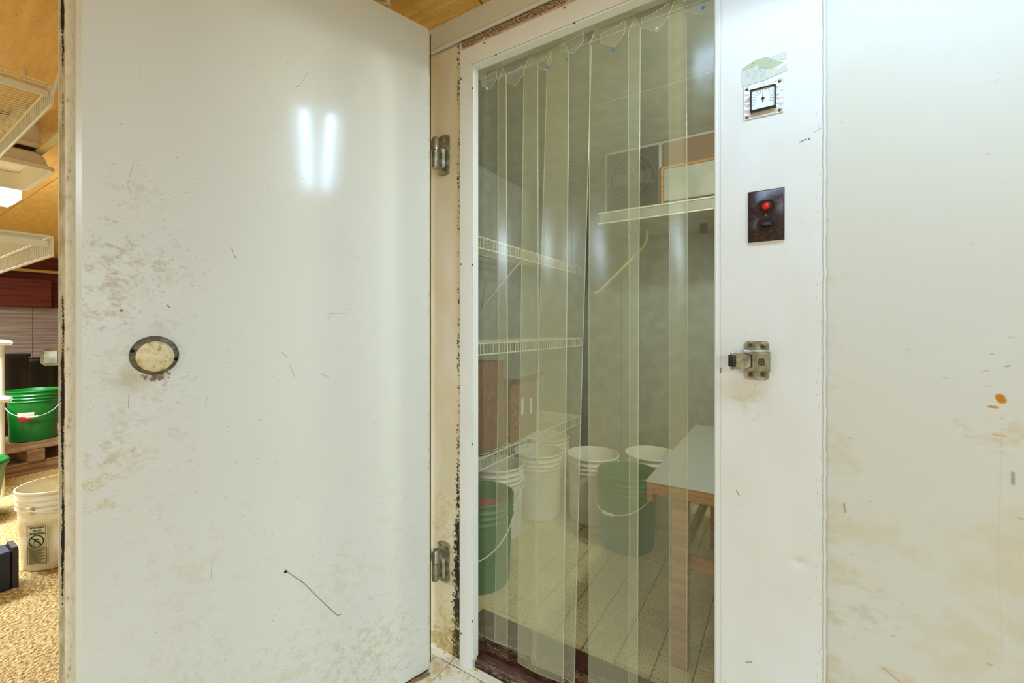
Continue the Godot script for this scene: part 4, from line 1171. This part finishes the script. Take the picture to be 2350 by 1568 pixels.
# ------------------------------------------------------------------ the store room past the door
func tote(label: String, at: Vector3, turn: float, k: float, h: float, group: String) -> void:
	var t := thing("plastic_tote", label, "tote", at, turn, group)
	# upside down: rim below, bottom above; open underneath
	var st := new_st()
	var rings := [[0.29, 0.115, 0.0, 0.03], [0.29, 0.115, 0.02, 0.03], [0.272, 0.10, 0.02, 0.03], [0.255, 0.085, h - 0.01, 0.03], [0.247, 0.078, h, 0.03], [0.243, 0.074, h - 0.004, 0.03], [0.262, 0.092, 0.018, 0.03], [0.266, 0.096, 0.0, 0.03], [0.29, 0.115, 0.0, 0.03]]
	st.set_smooth_group(-1)
	var loops := []
	for r in rings:
		var lp := []
		for p in round_rect(-r[0] * k, -r[1] * k, r[0] * k, r[1] * k, r[3]):
			lp.append(Vector3(p.x, r[2], p.y))
		loops.append(lp)
	for i in loops.size() - 1:
		for j in loops[i].size():
			var j2: int = (j + 1) % loops[i].size()
			var outv: Vector3 = loops[i][j]
			outv.y = 0.0
			if i == 1:
				outv = Vector3.UP
			elif i == 7:
				outv = Vector3.DOWN
			elif i >= 5:
				outv = -outv
			quad(st, loops[i][j], loops[i][j2], loops[i + 1][j2], loops[i + 1][j], outv)
	var top := round_rect(-0.247 * k, -0.078 * k, 0.247 * k, 0.078 * k, 0.03)
	var id := Geometry2D.triangulate_polygon(top)
	for i in range(0, id.size(), 3):
		tri(st, Vector3(top[id[i]].x, h, top[id[i]].y), Vector3(top[id[i + 1]].x, h, top[id[i + 1]].y), Vector3(top[id[i + 2]].x, h, top[id[i + 2]].y), Vector3.UP)
	part("tub", done(st), M.white_plastic, t)
	st = new_st()
	for x in range(-3, 4):
		for s in [-1, 1]:
			add_box(st, Vector3(x * 0.07 * k, 0.010, s * 0.103 * k), Vector3(0.004, 0.018, 0.02), 0.001)
	part("rim_ribs", done(st), M.white_plastic, t)

func store_room() -> void:
	# hung wire shelves beside the open door
	var g := "wire shelves hung in the store room"
	var a := wire_shelf("upper white wire shelf hung under the plywood ceiling", Vector3(-1.801, 1.804, 0.750), 0.0, 1.1, 0.33, g, 0.0215)
	var b := wire_shelf("lower white wire shelf hung beneath the plastic totes", Vector3(-1.801, 1.3625, 0.750), 0.0, 1.1, 0.33, g, 0.0215)
	for t in [a, b]:
		part("end_strap", box(Vector3(0.004, 0.018, 0.33), 0.001, Vector3(-0.03, -0.016, 0.165)), M.wire, t)
		part("end_strap", box(Vector3(0.03, 0.004, 0.33), 0.001, Vector3(-0.045, -0.01, 0.165)), M.wire, t)
	part("hanger_rod", tube([Vector3(0.004, -0.03, 0.0), Vector3(0.03, 0.1, -0.03), Vector3(0.03, 0.316, -0.03)], 0.005, 6), M.wire, a)
	part("hanger_rod", tube([Vector3(-1.08, -0.03, 0.0), Vector3(-1.08, 0.316, 0.0)], 0.005, 6), M.wire, a)
	for x in [0.0, -1.08]:
		part("hanger_rod", tube([Vector3(x, -0.03, 0.335), Vector3(x, 0.316, 0.335)], 0.005, 6), M.wire, a)
	for x in [0.0, -1.08]:
		part("hanger_rod", tube([Vector3(x, -0.03, 0.335), Vector3(x, 0.41, 0.335)], 0.005, 6), M.wire, b)
	# small rack against the ceiling above the door
	var r := thing("wire_rack", "small wire rack fixed to the ceiling above the open door", "rack", Vector3(-1.02, 2.09, 0.185), 0.0)
	for k in 9:
		part("wire", tube([Vector3(-0.004 - k * 0.012, 0.004, 0.0 + k * 0.010), Vector3(-0.03 - k * 0.012, 0.004, -0.03 + k * 0.010)], 0.0022, 5), M.wire, r)
	part("rail", tube([Vector3(0.0, 0.0, -0.002), Vector3(-0.14, 0.0, 0.115)], 0.0035, 6), M.wire, r)
	part("rail", tube([Vector3(-0.03, 0.008, -0.03), Vector3(-0.17, 0.008, 0.085)], 0.0035, 6), M.wire, r)
	for x in [0.0, -0.12]:
		part("clip", box(Vector3(0.012, 0.026, 0.012), 0.002, Vector3(x - 0.015, 0.017, -0.012 - x * 0.85)), M.wire, r)
	# upside-down totes on two slats
	tote("white plastic tote turned upside down beneath the hanging slats", Vector3(-3.32, 1.868, 0.615), 0.0, 1.0, 0.085, "upside-down plastic totes")
	tote("smaller white tote turned upside down on top of the hanging slats", Vector3(-3.30, 1.974, 0.615), 0.0, 0.84, 0.13, "upside-down plastic totes")
	for k in 2:
		var z: float = [0.545, 0.685][k]
		var s := thing("hanging_slat", ["yellowed slat hung from the ceiling between the totes, board wall side", "yellowed slat hung from the ceiling between the totes, beside the wire shelf"][k], "slat", Vector3(-3.12, 1.9635, z), 0.0, "hanging slats between the totes")
		part("bar", box(Vector3(1.24, 0.02, 0.03), 0.003), mat(c8(206, 194, 140), 0.5), s)
		for x in [-0.6, 0.6]:
			part("hanger_rod", tube([Vector3(x, 0, 0), Vector3(x, 0.156, 0)], 0.004, 6), M.wire, s)
	# pallet with the green pail
	var p := thing("pallet", "low wooden pallet with a red-ended plank under the bright green pail", "pallet", Vector3(-5.15, 0.0, 0.30), 0.10)
	for k in 5:
		part("deck_plank", box(Vector3(0.105, 0.022, 1.3), 0.004), M.plank, p, Vector3(0.32 - k * 0.135, 0.189, 0))
	for z in [-0.55, 0.0, 0.55]:
		part("bearer", box(Vector3(0.7, 0.09, 0.09), 0.004), M.plank, p, Vector3(0.04, 0.133, z))
	for k in 3:
		part("foot_plank", box(Vector3(0.1, 0.088, 1.3), 0.004), M.plank, p, Vector3(0.32 - k * 0.28, 0.044, 0))
	part("red_plank_end", box(Vector3(0.012, 0.05, 0.36), 0.003), M.red, p, Vector3(0.382, 0.16, -0.40))
	var gp := pail("bright green pail with a red torn label and cream bail on the pallet", Vector3(-5.13, 0.2, 0.215), 1.35, M.green, "pails in the store room", 1.1, 0.152, 0.13, 0.40)
	part("torn_label", lathe_patch(0.1425, 0.1445, 0.20, 0.235, 1.5, 2.15), M.paper, gp)
	part("torn_label", lathe_patch(0.1412, 0.143, 0.165, 0.20, 1.62, 2.1), M.red, gp)
	# white pail with warning print
	var w := pail("yellowed white pail with a printed warning panel on the rough floor", Vector3(-2.93, 0.0, 0.495), 2.2, M.pail, "pails in the store room", 0.25, 0.158, 0.134, 0.36)
	var wl := Node3D.new()
	wl.name = "warning_panel"
	w.add_child(wl)
	wl.rotation.y = -2.2 + 0.80
	part("panel", lathe_patch(0.1462, 0.1548, 0.04, 0.215, PI / 2 - 0.24, PI / 2 + 0.24), mat(c8(222, 210, 152), 0.6), wl)
	var ink := mat(c8(40, 38, 24), 0.7)
	var st := new_st()
	var ring := []
	for k in 29:
		ring.append(Vector3(cos(TAU * k / 28.0) * 0.026, sin(TAU * k / 28.0) * 0.026, 0))
	add_tube(st, ring, 0.0018, 5)
	add_tube(st, [Vector3(-0.019, 0.018, 0), Vector3(0.019, -0.018, 0)], 0.0018, 5)
	add_tube(st, [Vector3(-0.012, -0.002, 0), Vector3(0.012, -0.002, 0), Vector3(0.009, -0.016, 0), Vector3(-0.009, -0.016, 0), Vector3(-0.012, -0.002, 0)], 0.0009, 5)
	add_tube(st, [Vector3(-0.006, 0.0, 0), Vector3(0.0, 0.010, 0), Vector3(0.008, 0.006, 0)], 0.0022, 5)
	part("no_climbing_symbol", done(st), ink, wl, Vector3(0, 0.145, 0.1545))
	st = new_st()
	for k in 13:
		add_tube(st, [Vector3(-0.030, 0.105 - k * 0.0048, 0.1515 - k * 0.00024), Vector3(0.030 - 0.008 * (k % 3), 0.105 - k * 0.0048, 0.1515 - k * 0.00024)], 0.0008, 4)
	for e in [[-0.034, 0.04, -0.034, 0.213], [0.034, 0.04, 0.034, 0.213], [-0.034, 0.213, 0.034, 0.213], [-0.034, 0.175, 0.034, 0.175], [-0.034, 0.112, 0.034, 0.112], [-0.034, 0.042, 0.034, 0.042]]:
		add_tube(st, [Vector3(e[0], e[1], 0.1475 + e[1] * 0.036), Vector3(e[2], e[3], 0.1475 + e[3] * 0.036)], 0.0009, 4)
	part("fine_print", done(st), ink, wl)
	var font := SystemFont.new()
	font.font_names = PackedStringArray(["Droid Sans"])
	font.font_weight = 700
	for k in 3:
		var tm := TextMesh.new()
		tm.text = ["WARNING", "AVISO", "WARNING"][k]
		tm.font = font
		tm.font_size = 32
		tm.pixel_size = 0.00034
		tm.depth = 0.0005
		part("lettering", tm, ink, wl, Vector3(0.003, 0.206 - k * 0.0125, 0.1555))
	# things at the edge of the view
	var rk := thing("plastic_rack", "white plastic tube rack standing before the pallet", "rack", Vector3(-4.30, 0.0, 0.50), 0.0)
	for q in [[0, 0], [0, 0.55], [-0.35, 0], [-0.35, 0.55]]:
		part("post", tube([Vector3(q[0], 0, q[1]), Vector3(q[0], 1.0, q[1])], 0.016, 10), M.white_plastic, rk)
	for y in [0.63, 1.0]:
		part("shelf_frame", tube([Vector3(0.02, y, -0.03), Vector3(0.02, y, 0.58), Vector3(-0.37, y, 0.58), Vector3(-0.37, y, -0.03), Vector3(0.02, y, -0.03)], 0.018, 8), M.white_plastic, rk)
		part("shelf_deck", span(Vector3(-0.35, y - 0.01, 0.0), Vector3(0.0, y + 0.008, 0.55), 0.003), M.white_plastic, rk)
	var cb := thing("carton", "plain tan carton on the pallet beside the bright green pail", "box", Vector3(-5.2, 0.2, 0.63), 0.1)
	part("body", box(Vector3(0.3, 0.31, 0.36), 0.004, Vector3(0, 0.155, 0)), M.cardboard, cb)
	part("tape", box(Vector3(0.06, 0.002, 0.36), 0.0005, Vector3(0, 0.311, 0)), mat(c8(190, 160, 110), 0.3), cb)
	var og := thing("orange_dish", "shallow orange dish on the white plastic rack", "dish", Vector3(-4.47, 0.639, 0.70), 0.0)
	part("dish", lathe([Vector2(0, 0.0), Vector2(0.08, 0.0), Vector2(0.14, 0.07), Vector2(0.145, 0.072), Vector2(0.138, 0.074), Vector2(0.08, 0.006), Vector2(0, 0.006)], 28), mat(c8(240, 104, 36), 0.4), og)
	var bp := thing("black_bin", "black bin standing against the board wall", "bin", Vector3(-7.2, 0.0, -0.22))
	part("body", lathe([Vector2(0, 0), Vector2(0.16, 0), Vector2(0.2, 0.72), Vector2(0.215, 0.72), Vector2(0.215, 0.75), Vector2(0.19, 0.75), Vector2(0.15, 0.02), Vector2(0, 0.02)], 28), M.black, bp)
	bp = thing("black_bin", "black bin beside the white plastic rack", "bin", Vector3(-6.6, 0.0, 0.19))
	part("body", lathe([Vector2(0, 0), Vector2(0.16, 0), Vector2(0.19, 0.80), Vector2(0.205, 0.80), Vector2(0.205, 0.83), Vector2(0.18, 0.83), Vector2(0.15, 0.02), Vector2(0, 0.02)], 28), M.black, bp)
	var rod := thing("black_hose", "black hose lying straight across the rough floor", "hose", Vector3.ZERO)
	part("hose", tube([Vector3(-4.95, 0.014, 0.62), Vector3(-4.92, 0.014, 0.4), Vector3(-4.935, 0.014, 0.12), Vector3(-4.97, 0.014, -0.4)], 0.013, 8), M.black, rod)
	var tb := thing("tool_box", "blue-black wooden box with a tan handle board on the rough floor", "box", Vector3(-2.80, 0.0, 0.845), 0.0)
	part("body", box(Vector3(0.12, 0.16, 0.32), 0.006, Vector3(0, 0.08, 0)), mat(c8(24, 28, 44), 0.45), tb)
	part("end_board", slab(PackedVector2Array([Vector2(-0.06, 0.0), Vector2(0.06, 0.0), Vector2(0.06, 0.15), Vector2(0.05, 0.17), Vector2(-0.05, 0.17), Vector2(-0.06, 0.15)]), -0.178, -0.160), mat(c8(54, 40, 34), 0.6), tb)
	var hb := part("handle_board", box(Vector3(0.024, 0.05, 0.24), 0.003, Vector3(0, 0.03, 0.0)), M.plank, tb, Vector3(0.03, 0.165, 0.02))
	hb.rotation.x = -0.35
	var gb := thing("plant_pot", "dark green pot on the rough floor before the plastic rack", "pot", Vector3(-3.93, 0.0, 0.69), 0.0)
	part("body", lathe([Vector2(0, 0), Vector2(0.12, 0), Vector2(0.16, 0.30), Vector2(0.17, 0.30), Vector2(0.17, 0.33), Vector2(0.15, 0.33), Vector2(0.11, 0.02), Vector2(0, 0.02)], 28), M.green_dark, gb)
	var sl := thing("wood_sliver", "thin wood sliver on the vinyl tiles under the open door", "wood scrap", Vector3(-0.955, 0.004, 0.112), 0.0)
	var so := part("sliver", box(Vector3(0.012, 0.006, 0.062), 0.002, Vector3(0, 0.003, 0)), M.plank, sl)
	so.rotation.y = -0.46
	var nut := thing("white_button", "small white plastic button on the tile before the jamb", "button", Vector3(-0.897, 0.004, 0.012))
	part("button", lathe([Vector2(0, 0), Vector2(0.005, 0), Vector2(0.0055, 0.003), Vector2(0.003, 0.006), Vector2(0, 0.0065)], 14), M.white_plastic, nut)
